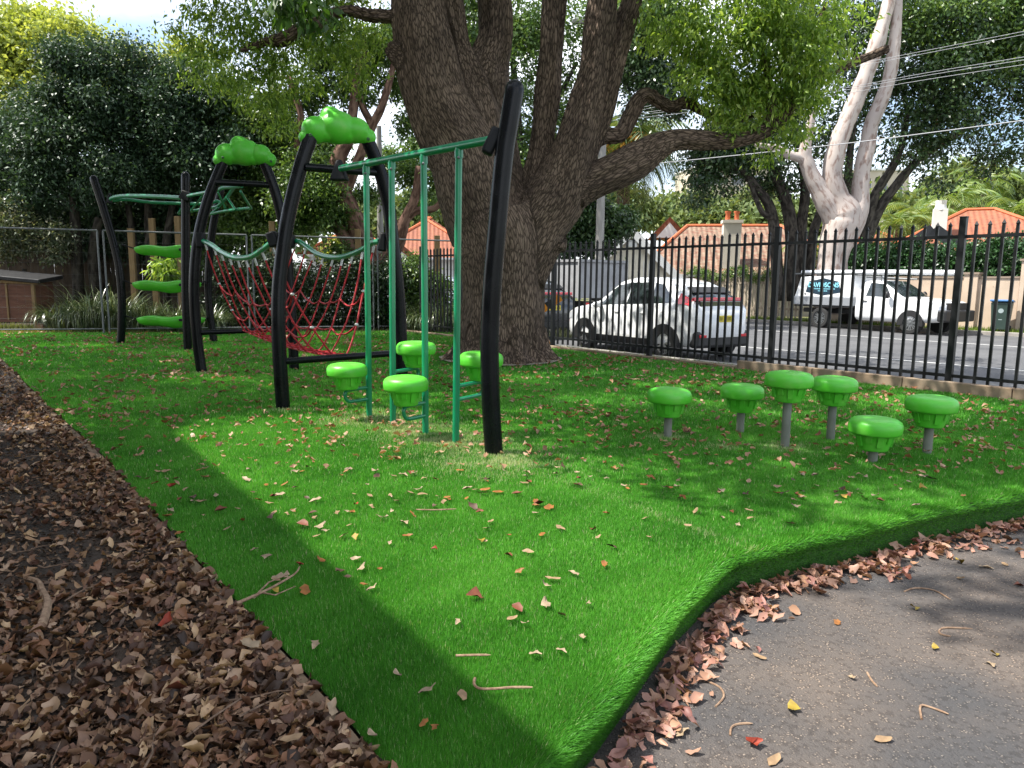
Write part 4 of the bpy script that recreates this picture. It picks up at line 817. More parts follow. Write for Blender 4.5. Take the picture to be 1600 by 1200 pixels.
tree_px('evergreen_shrub', 'pale leaved shrub in front of the paling fence at far left', 'shrub', 40, 19.4, [[(40, 500, 19.4, 4), (38, 420, 19.4, 3)]], [(40, 365, 19.4, 32, .8), (80, 370, 19.4, 24, .8), (-5, 370, 19.4, 40, .8), (10, 330, 19.4, 40, .8), (85, 395, 19.4, 16)], 9000, .09, leafmat('pale shrub leaf', [(.05, .08, .04), (.12, .16, .09), (.3, .28, .18)], .3, .4, .6), BK3, 25, cl=.14)
tree_px('pink_barked_tree', 'pink barked tree with crossing limbs seen between the near cloud arch and the poles', 'tree', 585, 20, [
 [(590, 490, 20, 16), (583, 430, 20, 16), (570, 380, 20, 16), (548, 330, 20, 15), (530, 290, 20, 13), (528, 250, 20, 12), (545, 215, 20, 9), (552, 170, 20, 7), (560, 110, 20, 6), (575, 60, 20, 4)],
 [(578, 430, 20, 14), (560, 400, 20, 13), (530, 355, 20, 11), (505, 330, 20, 9), (480, 290, 20, 8), (465, 240, 20, 6), (470, 180, 20, 5), (450, 120, 20, 4)],
 [(540, 300, 20, 9), (560, 250, 20, 8), (580, 200, 20, 7), (595, 170, 20, 6), (608, 130, 20, 5), (616, 95, 20, 4)],
 [(582, 195, 20, 6), (568, 170, 20, 5), (562, 150, 20, 4)],
 [(590, 420, 20, 13), (618, 385, 20, 12), (632, 345, 20, 9), (648, 310, 20, 7), (655, 260, 20, 6)], [(625, 350, 20, 7), (650, 330, 20, 6), (680, 325, 20, 5), (700, 300, 20, 4)]],
 [(470, 130, 20.5, 40), (530, 120, 20.5, 40, .9), (590, 95, 20.5, 38, .8), (500, 70, 20.5, 45), (560, 60, 20.5, 45), (620, 130, 20.5, 30), (640, 60, 20.8, 40), (430, 170, 20.5, 34), (600, 60, 20.8, 30), (455, 210, 20.3, 26, .7), (560, 155, 20.3, 26, .6), (640, 200, 20.5, 26, .8), (490, 165, 20.3, 20)], 24000, .105, LM, BK2, 26, per=16, cl=.15)
tree_px('understory_shrub', 'bushy green shrub growing behind the near arch and its crossbar', 'shrub', 500, 19.6, [[(500, 510, 19.6, 4), (500, 420, 19.6, 3)]], [(480, 270, 19.8, 36), (500, 310, 19.8, 36), (455, 330, 19.8, 30), (520, 340, 19.8, 26, .8), (470, 300, 19.8, 36), (530, 395, 19.5, 20, .7), (570, 300, 20.4, 18), (690, 280, 20.4, 26), (640, 270, 20.4, 22, .8)], 20000, .1, LM, BK3, 27, cl=.16)
hg = [(x, y, 19.3, 30, .95) for x in range(350, 640, 34) for y in (430, 470, 505)]
tree_px('hedge', 'dense dark green hedge running behind the red rope net', 'hedge', 480, 19.3, [[(480, 515, 19.3, 3), (480, 470, 19.3, 2)]], hg, 46000, .085, leafmat('hedge leaf', [(.008, .022, .008), (.018, .04, .013), (.04, .075, .025)], .15, .4, .5), BK3, 28, cl=.15)
tree_px('hedge', 'clipped green bush behind the green poles below the orange roof', 'hedge', 655, 19.6, [[(655, 515, 19.6, 3), (655, 470, 19.6, 2)]], [(645, 425, 19.6, 28, .9), (670, 450, 19.6, 28), (640, 470, 19.6, 28), (690, 480, 19.6, 20), (665, 495, 19.6, 26), (635, 505, 19.6, 22)], 14000, .085, LM, BK3, 29, cl=.13)
tree_px('sapling', 'small drooping leafed sapling between the timber posts behind the saucer steps', 'shrub', 257, 18.6, [[(257, 510, 18.6, 1.5), (256, 440, 18.6, 1.2), (256, 405, 18.6, .8)]], [(256, 410, 18.6, 13, .9), (252, 430, 18.6, 13), (262, 425, 18.6, 12)], 500, .2, LF1, BK3, 30, per=8, cl=.1, droop=1.5, aspect=.3)
tree_px('sunlit_shrub', 'bright yellow green sunlit bush behind the left bent post', 'shrub', 190, 22.5, [[(190, 450, 22.5, 2), (190, 400, 22.5, 1.5)]], [(185, 375, 22.5, 22, 1), (195, 390, 22.5, 16), (180, 355, 22.5, 12)], 3500, .1, LY, BK3, 31, cl=.14)
tree_px('sunlit_shrub', 'yellow green bush glowing under the rope bridge rail of the near arch', 'shrub', 545, 22.5, [[(545, 450, 22.5, 2), (545, 410, 22.5, 1.5)]], [(540, 385, 22.5, 20, .7), (560, 395, 22.5, 16), (515, 400, 22.5, 14)], 3000, .1, LY, BK3, 32, cl=.14)
# background canopy behind the big tree
tree_px('broadleaf_tree', 'leafy green tree filling the gaps between the big tree stems', 'tree', 820, 26, [[(815, 470, 26, 8), (815, 350, 26, 8), (810, 200, 26, 6), (800, 80, 26, 4)], [(815, 300, 26, 5), (850, 200, 26, 4), (900, 100, 26, 3)]],
 [(700, 20, 26, 60), (740, 90, 26, 50), (820, 30, 26, 70), (830, 110, 26, 60), (870, 190, 26, 45), (800, 180, 26, 45), (760, 20, 26, 60), (900, 60, 26, 60), (825, 270, 25.5, 40), (830, 230, 26, 34), (900, 140, 26, 44), (890, 250, 26, 30), (650, 30, 26, 45), (960, 30, 26, 44), (800, 320, 26, 30), (640, 150, 26, 22)], 38000, .13, LM, BK3, 33, per=16, cl=.2)
# figs across the street
fb = [(1000, 60, 29, 60), (1010, 130, 29, 48), (985, 100, 29, 40), (1060, 130, 30, 50), (1100, 240, 30, 34, .7), (1110, 280, 30, 40, .6), (1150, 200, 30, 60), (1120, 230, 30, 50), (1085, 315, 30, 22, .5), (1200, 230, 30, 60), (1230, 290, 30, 30, .5), (1190, 290, 30, 26, .5)]
tree_px('fig_tree', 'dark fig with several grey leaning trunks left of the pale gum', 'tree', 1225, 29.5, [
 [(1215, 470, 29.5, 9), (1213, 400, 29.5, 9), (1205, 330, 29.5, 8), (1180, 290, 29.5, 6), (1150, 260, 29.5, 5), (1110, 230, 29.5, 3)],
 [(1240, 470, 29.5, 10), (1238, 390, 29.5, 10), (1232, 330, 29.5, 9), (1215, 280, 29.5, 8), (1200, 240, 29.5, 6), (1190, 190, 29.5, 4)],
 [(1252, 470, 29.5, 8), (1252, 360, 29.5, 8), (1258, 300, 29.5, 7), (1250, 240, 29.5, 6), (1230, 180, 29.5, 4)],
 [(1262, 470, 29.6, 7), (1270, 370, 29.6, 7), (1283, 320, 29.6, 6), (1270, 260, 29.6, 5), (1240, 200, 29.6, 3)], [(1207, 340, 29.4, 5), (1190, 330, 29.4, 4), (1170, 280, 29.4, 3)]], fb, 34000, .16, LFIG, BK3, 34, per=16, cl=.28)
f2 = [(1420, 60, 31, 100, .8), (1500, 80, 31, 110, .8), (1570, 60, 31, 100, .9), (1360, 100, 31, 70), (1440, 160, 31, 90, .8), (1540, 170, 31, 90, .8), (1400, 210, 31, 60, .8), (1470, 230, 31, 50, .6), (1590, 230, 31, 50, .7), (1340, 30, 31, 80), (1640, 120, 31, 90), (1430, 250, 31, 40, .6), (1560, 250, 31, 36, .6), (1310, 180, 31, 50), (1290, 240, 31, 40, .8), (1610, 0, 31, 80), (1480, -20, 31, 100), (1330, 270, 31, 26), (1460, 285, 31, 22, .7), (1260, 20, 31, 70), (1220, -10, 31, 60)]
tree_px('fig_tree', 'broad dark fig spreading over the street right of the pale gum', 'tree', 1340, 31, [
 [(1345, 470, 31, 10), (1350, 390, 31, 10), (1372, 330, 31, 8), (1400, 290, 31, 7), (1430, 255, 31, 6), (1470, 225, 31, 5), (1530, 190, 31, 3)],
 [(1350, 380, 31, 8), (1365, 310, 31, 7), (1395, 260, 31, 6), (1410, 220, 31, 5), (1420, 160, 31, 3)], [(1330, 400, 31.2, 8), (1325, 300, 31.2, 7), (1328, 240, 31.2, 5), (1340, 150, 31.2, 4)]], f2, 58000, .17, LFIG, BK3, 35, per=18, cl=.3)
g1 = [(1500, 40, 30, 60, .8), (1570, 30, 30, 60, .8), (1420, 35, 30, 40, .8), (1560, 100, 30, 40, .7), (1480, 90, 30, 34, .6), (1030, 30, 28, 40), (1010, 10, 28, 40)]
# the pale gum
gum = tree_px('gum_tree', 'smooth pale pink gum tree with tall forking trunks behind the white ute', 'tree', 1305, 27.3, [
 [(1298, 490, 27.3, 25), (1299, 440, 27.3, 22), (1302, 400, 27.3, 22), (1312, 360, 27.3, 26), (1318, 335, 27.3, 25), (1308, 310, 27.3, 18), (1300, 280, 27.3, 15), (1303, 250, 27.3, 14), (1311, 220, 27.3, 13.5), (1325, 185, 27.3, 12.5), (1340, 150, 27.3, 12.5), (1355, 112, 27.3, 11.5), (1368, 75, 27.3, 11.5), (1379, 40, 27.3, 9.5), (1391, -5, 27.3, 8.5), (1405, -60, 27.3, 7)],
 [(1312, 380, 27.3, 20), (1330, 350, 27.3, 19), (1343, 320, 27.3, 14.5), (1345, 285, 27.3, 12), (1350, 250, 27.3, 11.5), (1356, 225, 27.3, 11), (1361, 195, 27.3, 10.5), (1376, 160, 27.3, 10), (1390, 120, 27.3, 9), (1396, 80, 27.3, 9), (1400, 40, 27.3, 7.5), (1403, -10, 27.3, 7), (1408, -60, 27.3, 6)],
 [(1308, 345, 27.3, 20), (1290, 315, 27.3, 16), (1276, 290, 27.3, 13), (1263, 262, 27.3, 11), (1258, 235, 27.3, 9), (1264, 205, 27.3, 6.5), (1272, 170, 27.3, 5)],
 [(1264, 258, 27.3, 9), (1250, 247, 27.3, 7.5), (1232, 242, 27.3, 6.5), (1212, 232, 27.3, 5), (1180, 226, 27.3, 3.5)]],
 g1, 12000, .17, LM, GUM, 36, cl=.3)
# ------------------------------------------------------------------ palms, far trees
def frond(mbv, root, az, el, ln, g, wid=.5, nl=26):
    """one arching frond: leaflets as folded quads along a drooping midrib"""
    d = np.array([math.cos(az), math.sin(az)]); p = np.array(root, float); V = []
    e = el; pts = []
    for i in range(nl+1):
        pts.append(p.copy()); st = ln/nl; p = p+np.array([d[0]*math.cos(e), d[1]*math.cos(e), math.sin(e)])*st; e -= (1.5+g.random()*.3)/nl*(1+.6*i/nl)
    side = np.array([-d[1], d[0], 0])
    for i in range(1, nl):
        t = i/nl; w_ = ln*wid*.5*math.sin(PI*min(1, t*.85+.12))**.7; f = pts[i+1]-pts[i]; f /= np.linalg.norm(f)
        for s in (-1, 1):
            tip = pts[i]+side*s*w_+f*w_*.55-np.array([0, 0, w_*(.35+.3*g.random())]); h = f*ln/nl*.36
            V += [pts[i]-h, (pts[i]+tip)/2+h*.2+np.array([0, 0, .06*w_]), tip, (pts[i]+tip)/2-h*1.4]
        V += [pts[i]+side*.03, pts[i+1]+side*.02, pts[i+1]-side*.02, pts[i]-side*.03]
    mbv.append(np.array(V))
def palm(label, px, y0, ytop, Y, rpx, nfr, ln, leaf, seed, fruit=False, group=None):
    g = np.random.default_rng(seed); b0 = P(px, y0, Y); b0.z = -.1; tp = P(px, ytop, Y)-b0; t = thing('palm_tree', label, 'palm', tuple(b0), 0, group)
    stems_mesh('trunk', [[(Vector((0, 0, 0)), rpx*Y/F*1.15), (tp*.5, rpx*Y/F), (tp*.9, rpx*Y/F*1.05), (tp, rpx*Y/F*.9)]], barkmat('palm bark', (.08, .06, .045), (.24, .18, .14), 5, .03, st=2.5), t, 14)
    A = []
    for i in range(nfr):
        el = 1.35-1.9*(i/nfr); frond(A, tp+Vector((0, 0, .1)), i*2.4+g.random()*.4, el, ln*(.85+.3*g.random()), g)
    V = np.concatenate(A); np_mesh('crown', V, 4, leaf, t, np.repeat(g.random(len(V)//4//3+1), 3)[:len(V)//4])
    if fruit:
        P_ = unit(g.normal(size=(1800, 3)))*np.array([1.6, 1.6, .8])*(g.random((1800, 1))**.5)+np.array(tp)+np.array([0, 0, .25]); P_ = np.repeat(P_, 4, 0)+g.normal(size=(7200, 3))*.12
        np_mesh('fruit_stalks', P_, 4, leafmat('date fruit', [(.55, .24, .03), (.8, .42, .07)], .1), t, g.random(1800))
PLM = leafmat('palm leaf', [(.03, .07, .02), (.08, .13, .04), (.16, .2, .07)], .25, .4, .5)
PLY = leafmat('golden palm leaf', [(.07, .13, .03), (.14, .22, .05), (.25, .31, .09)], .35, .4, .5)
palm('tall date palm with orange fruit stalks behind the grey power pole', 974, 430, 236, 42, 9.5, 60, 4.2, PLM, 3, True)
for i, (px, yt, Y, ln, lab) in enumerate(((1437, 345, 40, 2.6, 'golden green palm with low spreading fronds left of the white chimney'), (1490, 318, 44, 2.8, 'golden green palm rising just right of the white chimney'), (1538, 290, 46, 2.4, 'tallest upright golden palm above the orange roof'), (1590, 335, 42, 2.8, 'pale green palm at the right edge of the photo over the orange roof'), (1400, 355, 38, 2.0, 'small golden palm beside the dark fig branches'))):
    palm(lab, px, 440, yt, Y, 4, 22, ln, PLY, 40+i)
palm('feathery palm growing low between the fig trunks and the gum', 1265, 470, 395, 34, 3, 16, 1.6, PLY, 50)
ft = [('rounded pale green tree on the skyline left of the flats', [(1060, 330, 70, 22, .8), (1035, 335, 70, 18, .8), (1090, 325, 70, 20, .8), (1075, 345, 68, 26, .6)]),
      ('grey green tree on the skyline behind the terracotta chimney', [(1120, 345, 66, 24, .7), (1150, 335, 66, 24, .8), (1180, 330, 66, 28, .9), (1210, 340, 66, 28, .9)]),
      ('pale olive tree behind the date palm trunk', [(930, 330, 62, 28, .9), (960, 320, 62, 26), (1005, 330, 62, 26, .8), (895, 320, 62, 26), (860, 330, 62, 26)]),
      ('bushy dull green tree behind the golden palms', [(1450, 310, 60, 38, .8), (1500, 285, 60, 34, .8), (1560, 300, 60, 44, .9), (1400, 335, 60, 30, .8), (1600, 320, 60, 34), (1360, 345, 60, 26), (1500, 325, 58, 40, .7)]),
      ('yellowish tree seen under the fig branches right of the gum', [(1380, 330, 52, 26, .9), (1420, 350, 52, 26, .8), (1340, 350, 54, 20), (1455, 350, 52, 20, .7)]),
      ('far green tree behind the fig trunks', [(1240, 340, 58, 26), (1270, 350, 58, 24), (1295, 345, 58, 18), (1200, 350, 58, 20)]),
      ('hazy green tree above the orange roofs seen past the green poles', [(640, 325, 60, 26), (680, 330, 60, 26, .9), (610, 335, 60, 22), (710, 325, 60, 22), (570, 335, 60, 20), (530, 340, 60, 18), (600, 345, 58, 20)]),
      ('distant tree closing the view behind the paling fence', [(60, 360, 42, 40), (130, 365, 42, 36), (200, 360, 42, 36), (0, 350, 42, 45), (270, 350, 42, 38), (340, 345, 42, 40), (410, 350, 42, 34), (-60, 350, 42, 50), (460, 350, 42, 28)])]
for i, (lab, bl) in enumerate(ft):
    px = sum(b[0] for b in bl)/len(bl); Y = bl[0][2]
    tree_px('distant_tree', lab, 'tree', px, Y, [[(px, 450, Y, 4), (px, 380, Y, 3), (px, bl[0][1], Y, 2)]], bl, 14000, .5, LFAR if i < 7 else LM, BK3, 60+i, per=9, cl=.6, dense=8)
tree_px('evergreen_shrub', 'dense dark shrub mass under the camellias behind the paling fence', 'shrub', 160, 21.6, [[(160, 470, 21.6, 5), (160, 380, 21.6, 4)]], [(x, y, 21.8, 40, .8) for x in (-20, 40, 100, 160, 215, 265, 310) for y in (325, 375)]+[(330, 300, 21.6, 40), (380, 280, 21.6, 36), (20, 300, 21.8, 40)], 52000, .12, LD, BK3, 72, cl=.2)
tree_px('evergreen_tree', 'dark leafy tree closing the gap above the far cloud cap', 'tree', 450, 24, [[(450, 480, 24, 6), (450, 380, 24, 5), (445, 250, 24, 4)]], [(430, 250, 24, 36), (470, 230, 24.5, 34), (500, 260, 24.5, 28), (440, 310, 24, 36), (410, 200, 24, 34), (480, 330, 24, 30), (360, 200, 24, 36), (600, 250, 25, 24, .8), (645, 240, 25, 24), (520, 215, 25, 22, .7), (660, 310, 25, 22)], 36000, .13, LM, BK3, 73, cl=.2)
# a glossy dark shrub group across the street by the power pole
tree_px('garden_shrub', 'dark shrubs with spiky leaves around the base of the grey power pole', 'shrub', 925, 27, [[(925, 470, 27, 4), (925, 400, 27, 3)]], [(905, 350, 27, 26, 1.1), (930, 330, 27, 22), (925, 370, 27, 26), (960, 350, 27, 20, .9), (890, 385, 27, 18), (975, 340, 28, 14)], 16000, .16, LFIG, BK3, 71, cl=.2)
# strappy clumps
STR = leafmat('strap leaf', [(.02, .045, .015), (.05, .09, .03), (.12, .16, .07), (.22, .25, .13)], .2, .3, .8)
def clump(name, label, cat, px, py, Y, R_, hgt, n, seed, m=STR, wd=.022, group=None):
    g = np.random.default_rng(seed); b0 = P(px, py, Y); b0.z = -.03; t = thing(name, label, cat, tuple(b0), 0, group)
    a = g.random(n)*2*PI; r0_ = np.sqrt(g.random(n))*R_*.55; ln = hgt*(.6+.55*g.random(n)); le = (.25+1.0*g.random(n)); K = 6; V = np.zeros((n, (K)*2, 3)); p = np.stack([np.cos(a)*r0_, np.sin(a)*r0_, np.zeros(n)], 1)
    a = a+g.normal(size=n)*.5; el = np.pi/2-.15-.25*g.random(n); sd = np.stack([-np.sin(a), np.cos(a), np.zeros(n)], 1)
    for i in range(K):
        w_ = wd*(1-.85*(i/(K-1))**2)*.5; V[:, i] = p+sd*w_; V[:, 2*K-1-i] = p-sd*w_
        p = p+np.stack([np.cos(a)*np.cos(el), np.sin(a)*np.cos(el), np.sin(el)], 1)*(ln/(K-1))[:, None]; el = el-le*(.18+.14*i)*1.6
        p[:, 2] = np.maximum(p[:, 2], .02)
    fc = [(i, i+1, 2*K-2-i, 2*K-1-i) for i in range(K-1)]
    np_mesh('leaves', V.reshape(-1, 3), 2*K, m, t, g.random(n), fc)
    return t
CL = ((95, 515, 17.8, .5, 1.0, 'arching strappy grass clump beside the brown hutch'), (140, 515, 17.6, .6, 1.3, 'tall strappy grass clump just left of the wire fence post'), (185, 515, 17.8, .6, 1.3, 'strappy grass clump behind the foot of the bent black post'), (230, 515, 17.7, .55, 1.0, 'strappy grass clump under the left half of the saucer steps'), (275, 515, 17.7, .55, .95, 'strappy grass clump under the right half of the saucer steps'), (330, 515, 18, .5, .8, 'low strappy grass clump behind the far cloud arch'), (660, 515, 18.7, .5, .9, 'strappy grass clump seen between the two middle green poles'), (695, 513, 18.7, .6, 1.15, 'strappy grass clump beside the left flare of the big trunk'))
for i, (px, py, Y, R_, h, lab) in enumerate(CL): clump('strappy_plant', lab, 'plant', px, py, Y, R_, h, 420, 80+i, group='strappy plants along the back fence')
# grass in the yard and on the verges
def tufts(name, label, X, Y, Z, h, wd, m, seed):
    g = np.random.default_rng(seed); n = len(X); o = blades(name, X, Y, Z, np.zeros(n), np.zeros(n), np.zeros(n), np.full(n, h)*(.5+g.random(n)), np.full(n, wd), m, g, lean=.8); o['kind'] = 'stuff'; tag(o, label, 'grass')
GV = leafmat('verge blade', [(.04, .1, .01), (.09, .17, .02), (.2, .24, .05), (.32, .28, .12)], .3, .5, .3)
g = np.random.default_rng(90)
n = 9000; u = g.uniform(-22, -1, n); v = FN+.02+g.random(n)**1.5*1.1; k = area_noise(u*1.0, v, 2.3, 3)+g.random(n)*.7 > .05; u, v = u[k], v[k]
tufts('verge_grass', 'patchy green weeds along the outside of the steel fence', u*UX.x+v*UY.x, u*UX.y+v*UY.y, np.full(len(u), -.12), .09, .009, GV, 91)
n = 16000; u = g.uniform(-34, 6, n); v = g.uniform(27.07, 28.0, n); tufts('verge_grass', 'dry green grass verge along the far kerb', u*UX.x+v*UY.x, u*UX.y+v*UY.y, np.full(n, -.14), .12, .02, GV, 92)
n = 9000; x = g.uniform(-16, -8.2, n); y = g.uniform(16.9, 19.5, n); tufts('yard_grass', 'sunlit dry grass in front of the brown hutch', x, y, np.full(n, -.03), .12, .012, leafmat('yard blade', [(.1, .16, .03), (.22, .26, .07), (.36, .34, .14)], .3), 93)
n = 12000; x = g.uniform(-11, 1.5, n); y = g.uniform(17.2, 19.8, n); tufts('ground_cover', 'low dark weeds and litter between the turf and the hedge', x, y, np.full(n, -.03), .12, .014, leafmat('dark cover', [(.02, .035, .012), (.06, .07, .03), (.14, .1, .05)], .2), 94)
# ================================================================== FENCES, POSTS, HUTCH
PAL = mat('old paling', (.055, .04, .028), .95, c2=(.1, .075, .05), scale=5, stretch=(3, 3, .5), bump=.004)
a, b = P(-160, 392, 20.2), P(460, 399, 23.6); zt = 2.05; a.z = b.z = 0; t = thing('paling_fence', 'old dark brown timber paling fence behind the wire fence at left', 'fence', tuple(a)); d = (b-a); Lw = d.length; dn = d.normalized(); Mf = Matrix((dn, Vector((-dn.y, dn.x, 0)), Vector((0, 0, 1)))).transposed()
mb = MB(); k = int(Lw/.105)
for i in range(k): h = zt+random.uniform(-.03, .03)-.12*(i*.105 % 2.4 > 2.3); mb.box(dn*(i*.105)+V3(0, 0, h/2-.03)+Vector((-dn.y, dn.x, 0))*random.uniform(-.004, .004), (.1045, .016, h), Mf @ Matrix.Rotation(random.uniform(-.008, .008), 3, 'Y'))
mb.build('palings', PAL, t)
for z in (.4, 1.05, 1.75): mb = MB(); mb.box(d/2+V3(0, 0, z)-Vector((-dn.y, dn.x, 0))*.035, (Lw, .04, .075), Mf); mb.build('rail', PAL, t)
TP = ((204, 357, 'leftmost timber post behind the first saucer step', 19.3), (237, 341, 'tall timber post behind the middle of the saucer steps', 19.3), (277, 338, 'tall timber post just left of the upright black post', 19.3), (425, 346, 'short topped timber post between the two cloud arches', 19.4), (559, 358, 'slim timber post behind the sag of the near side rail', 19.4), (683, 368, 'timber post standing before the orange roofed house', 19.5))
for px, py, lab, Y in TP:
    tp = P(px, py, Y); t = tp.copy(); t.z = -.1; mb = MB(); mb.box(V3(0, 0, (tp.z+.1)/2), (.145, .1, tp.z+.1)); o = mb.build('timber_post', TIMBER, None, bevel=.006); o.location = t; tag(o, lab, 'post', 'new pine posts behind the wire fence')
# hutch
hp = P(38, 505, 18.3); hp.z = -.03; t = thing('wooden_hutch', 'low brown plywood hutch with black lid and pine corner posts', 'hutch', tuple(hp), R(4))
PLY_ = mat('reddish plywood', (.11, .045, .028), .8, c2=(.16, .07, .042), scale=3, bump=.002, stretch=(1, 1, 5))
mb = MB(); mb.box((-.15, 0, .72), (1.4, .8, .95)); mb.build('body', PLY_, t)
for x in (-.82, .52):
    mb = MB(); mb.box((x, -.42, .62), (.07, .07, 1.24)); mb.build('corner_post', TIMBER, t, bevel=.004)
mb = MB(); mb.box((-.12, -.412, .7), (.04, .03, .95)); mb.build('batten', TIMBER, t)
mb = MB(); mb.box((-.15, -.43, .24), (1.36, .04, .05)); mb.build('batten', PLY_, t)
mb = MB(); mb.box((-.15, -.44, 1.2), (1.6, .06, .07), Matrix.Rotation(R(2), 3, 'Y')); mb.build('top_rail', TIMBER, t, bevel=.004)
mb = MB(); mb.box((-.1, -.05, 1.34), (1.75, 1.1, .1), Matrix.Rotation(R(5), 3, 'Y') @ Matrix.Rotation(R(6), 3, 'X')); mb.build('lid', mat('black sheeting', (.012, .012, .014), .5, bump=.02, scale=3, bscale=5), t, bevel=.02)
for x in (-.75, .6): mb = MB(); mb.box((x, -.3, .08), (.2, .3, .16)); mb.build('foot', mat('pale brick', (.3, .16, .1), .9), t, bevel=.006)
# ================================================================== STREET: houses, walls, poles
TILE = None
def tilemat(name, c1, c2, ax):
    m = mat(name, c1, .8, c2=c2, scale=5, ramp=(.35, .65)); n = m.node_tree; b = n.nodes['Principled BSDF']; L = n.links.new
    t = n.nodes.new('ShaderNodeTexCoord'); w1 = n.nodes.new('ShaderNodeTexWave'); w1.bands_direction = 'Z'; w1.inputs['Scale'].default_value = 1.9; w1.wave_profile = 'SAW'
    w2 = n.nodes.new('ShaderNodeTexWave'); w2.bands_direction = ax; w2.inputs['Scale'].default_value = 1.3
    mu = n.nodes.new('ShaderNodeMath'); mu.operation = 'MULTIPLY'; mu.inputs[1].default_value = .3
    ad = n.nodes.new('ShaderNodeMath'); ad.operation = 'ADD'; bp = n.nodes.new('ShaderNodeBump'); bp.inputs['Distance'].default_value = .09
    L(t.outputs['Object'], w1.inputs[0]); L(t.outputs['Object'], w2.inputs[0]); L(w1.outputs[1], ad.inputs[0]); L(w2.outputs[1], mu.inputs[0]); L(mu.outputs[0], ad.inputs[1]); L(ad.outputs[0], bp.inputs['Height']); L(bp.outputs[0], b.inputs['Normal']); return m
T1 = tilemat('weathered terracotta tiles', (.2, .085, .055), (.27, .2, .14), 'X'); T2 = tilemat('orange terracotta tiles', (.34, .12, .06), (.25, .085, .05), 'X')
CRM = mat('cream weatherboard', (.78, .72, .58), .7, c2=(.7, .65, .53), scale=4); TRIM = mat('white trim', (.72, .72, .7), .6)
TERR = mat('terracotta', (.5, .13, .05), .8); REND = mat('pale render', (.6, .55, .46), .9, c2=(.52, .47, .4), scale=3)
def hip(t, cx, cy, L_, D, z0, z1, m, eave=.45, wall=REND, zg=-.2, name='roof', hipl=None):
    """hipped roof house block in the local frame of t: L_ along x, D along y"""
    hl = D/2 if hipl is None else hipl; a, b = L_/2+eave, D/2+eave; c = [(cx-a, cy-b, z0), (cx+a, cy-b, z0), (cx+a, cy+b, z0), (cx-a, cy+b, z0), (cx-L_/2+hl, cy, z1), (cx+L_/2-hl, cy, z1)]
    rf = MB(); rf.add(c, [(0, 1, 5, 4), (1, 2, 5), (2, 3, 4, 5), (3, 0, 4), (3, 2, 1, 0)]); r_ = rf.build(name, m, t)
    mb = MB()
    for p, q in ((4, 5), (0, 4), (3, 4), (1, 5), (2, 5)): mb.tube([Vector(c[p])+V3(0, 0, .03), Vector(c[q])+V3(0, 0, .03)], .09, 6)
    mb.build('ridge_tiles', TERR, r_, smooth=True)
    mb = MB(); mb.box((cx, cy, (z0+zg)/2-.01), (L_, D, z0-zg)); mb.build('wall', wall, t)
    mb = MB(); mb.box((cx, cy-b-.05, z0-.03), (2*a, .1, .12)); mb.build('gutter', TRIM, r_); return r_
def frontal(px, n, z=-.2):                         # empty with local x along the street, y away from the camera
    d = ray(px, 450); q = Vector((d.x, d.y, 0)); p = q*(n/q.dot(UY)); p.z = z; return p
STR_RZ = math.atan2(-UX.y, -UX.x)+PI                # local +x = UX (to the right)
STR_RZ = math.atan2(UX.y, UX.x)
def local(t, p): return t.matrix_world.inverted() @ p
def house(label, px, n):
    t = thing('house', label, 'house', tuple(frontal(px, n)), R(-12)); bpy.context.view_layer.update(); return t
def hz_at(px, py, Y): return P(px, py, Y)
# house 1: broad weathered roof, white gable, two-tone chimney
t = thing('house', 'cream weatherboard house with white gable and weathered terracotta roof behind the paling fence', 'house', tuple(P(1130, 450, 38).xy)+(-.2,), R(-8))
hip(t, .35, 0, 9.4, 8.4, 1.9, 4.45, T1, hipl=2.4)
gx, gy = -4.9, -5.6
mb = MB(); mb.prism([(-1.9, 1.7), (0, 3.72), (1.9, 1.7), (1.45, 1.75), (1.45, -.2), (-1.45, -.2), (-1.45, 1.75)][:3], (0, 1, 0), 0, 3.2, (gx, gy, 0)); mb.box((gx, gy+1.6, .75), (3.7, 3.2, 1.98)); mb.build('gable_wall', CRM, t)
mb = MB()
for s in (-1, 1):
    mb.add([(gx, gy-.3, 3.86), (gx, gy+5, 3.86), (gx+s*2.4, gy+5, 1.5), (gx+s*2.4, gy-.3, 1.5), (gx, gy-.3, 3.78), (gx, gy+5, 3.78), (gx+s*2.4, gy+5, 1.42), (gx+s*2.4, gy-.3, 1.42)], [(0, 1, 2, 3), (4, 5, 6, 7), (0, 3, 7, 4), (1, 2, 6, 5), (0, 1, 5, 4), (2, 3, 7, 6)])
gr_ = mb.build('gable_roof', T1, t)
for s in (-1, 1): mb = MB(); mb.bar((gx, gy-.34, 3.78), (gx+s*2.45, gy-.34, 1.4), .06, .34); mb.build('bargeboard', TRIM, gr_)
mb = MB(); mb.box((gx, gy-.2, 3.25), (.5, .1, .3)); mb.build('vent', TRIM, gr_)
mb = MB()
for i in range(12): mb.box((gx-1.3+i*.235, gy-.02, 1.3), (.03, .04, 2.4))
mb.build('cover_battens', TRIM, t)
mb = MB(); mb.box((gx, gy-.06, .9), (1.5, .08, 1.0)); wn_ = mb.build('window', TRIM, t); mb = MB(); mb.box((gx, gy-.11, .9), (1.35, .03, .86)); mb.build('pane', GLASS, wn_)
ch = P(1141, 400, 34.3); t_ = t; M_ = Matrix.Translation(t.location) @ Matrix.Rotation(R(-8), 4, 'Z'); cl_ = M_.inverted() @ ch
mb = MB(); mb.box((cl_.x, cl_.y, 2.9), (.8, .6, 2.9)); mb.box((cl_.x, cl_.y, 4.36), (.92, .72, .14)); c1 = mb.build('chimney', mat('two tone render', (.66, .6, .5), .9, c2=(.58, .53, .45), scale=2), t)
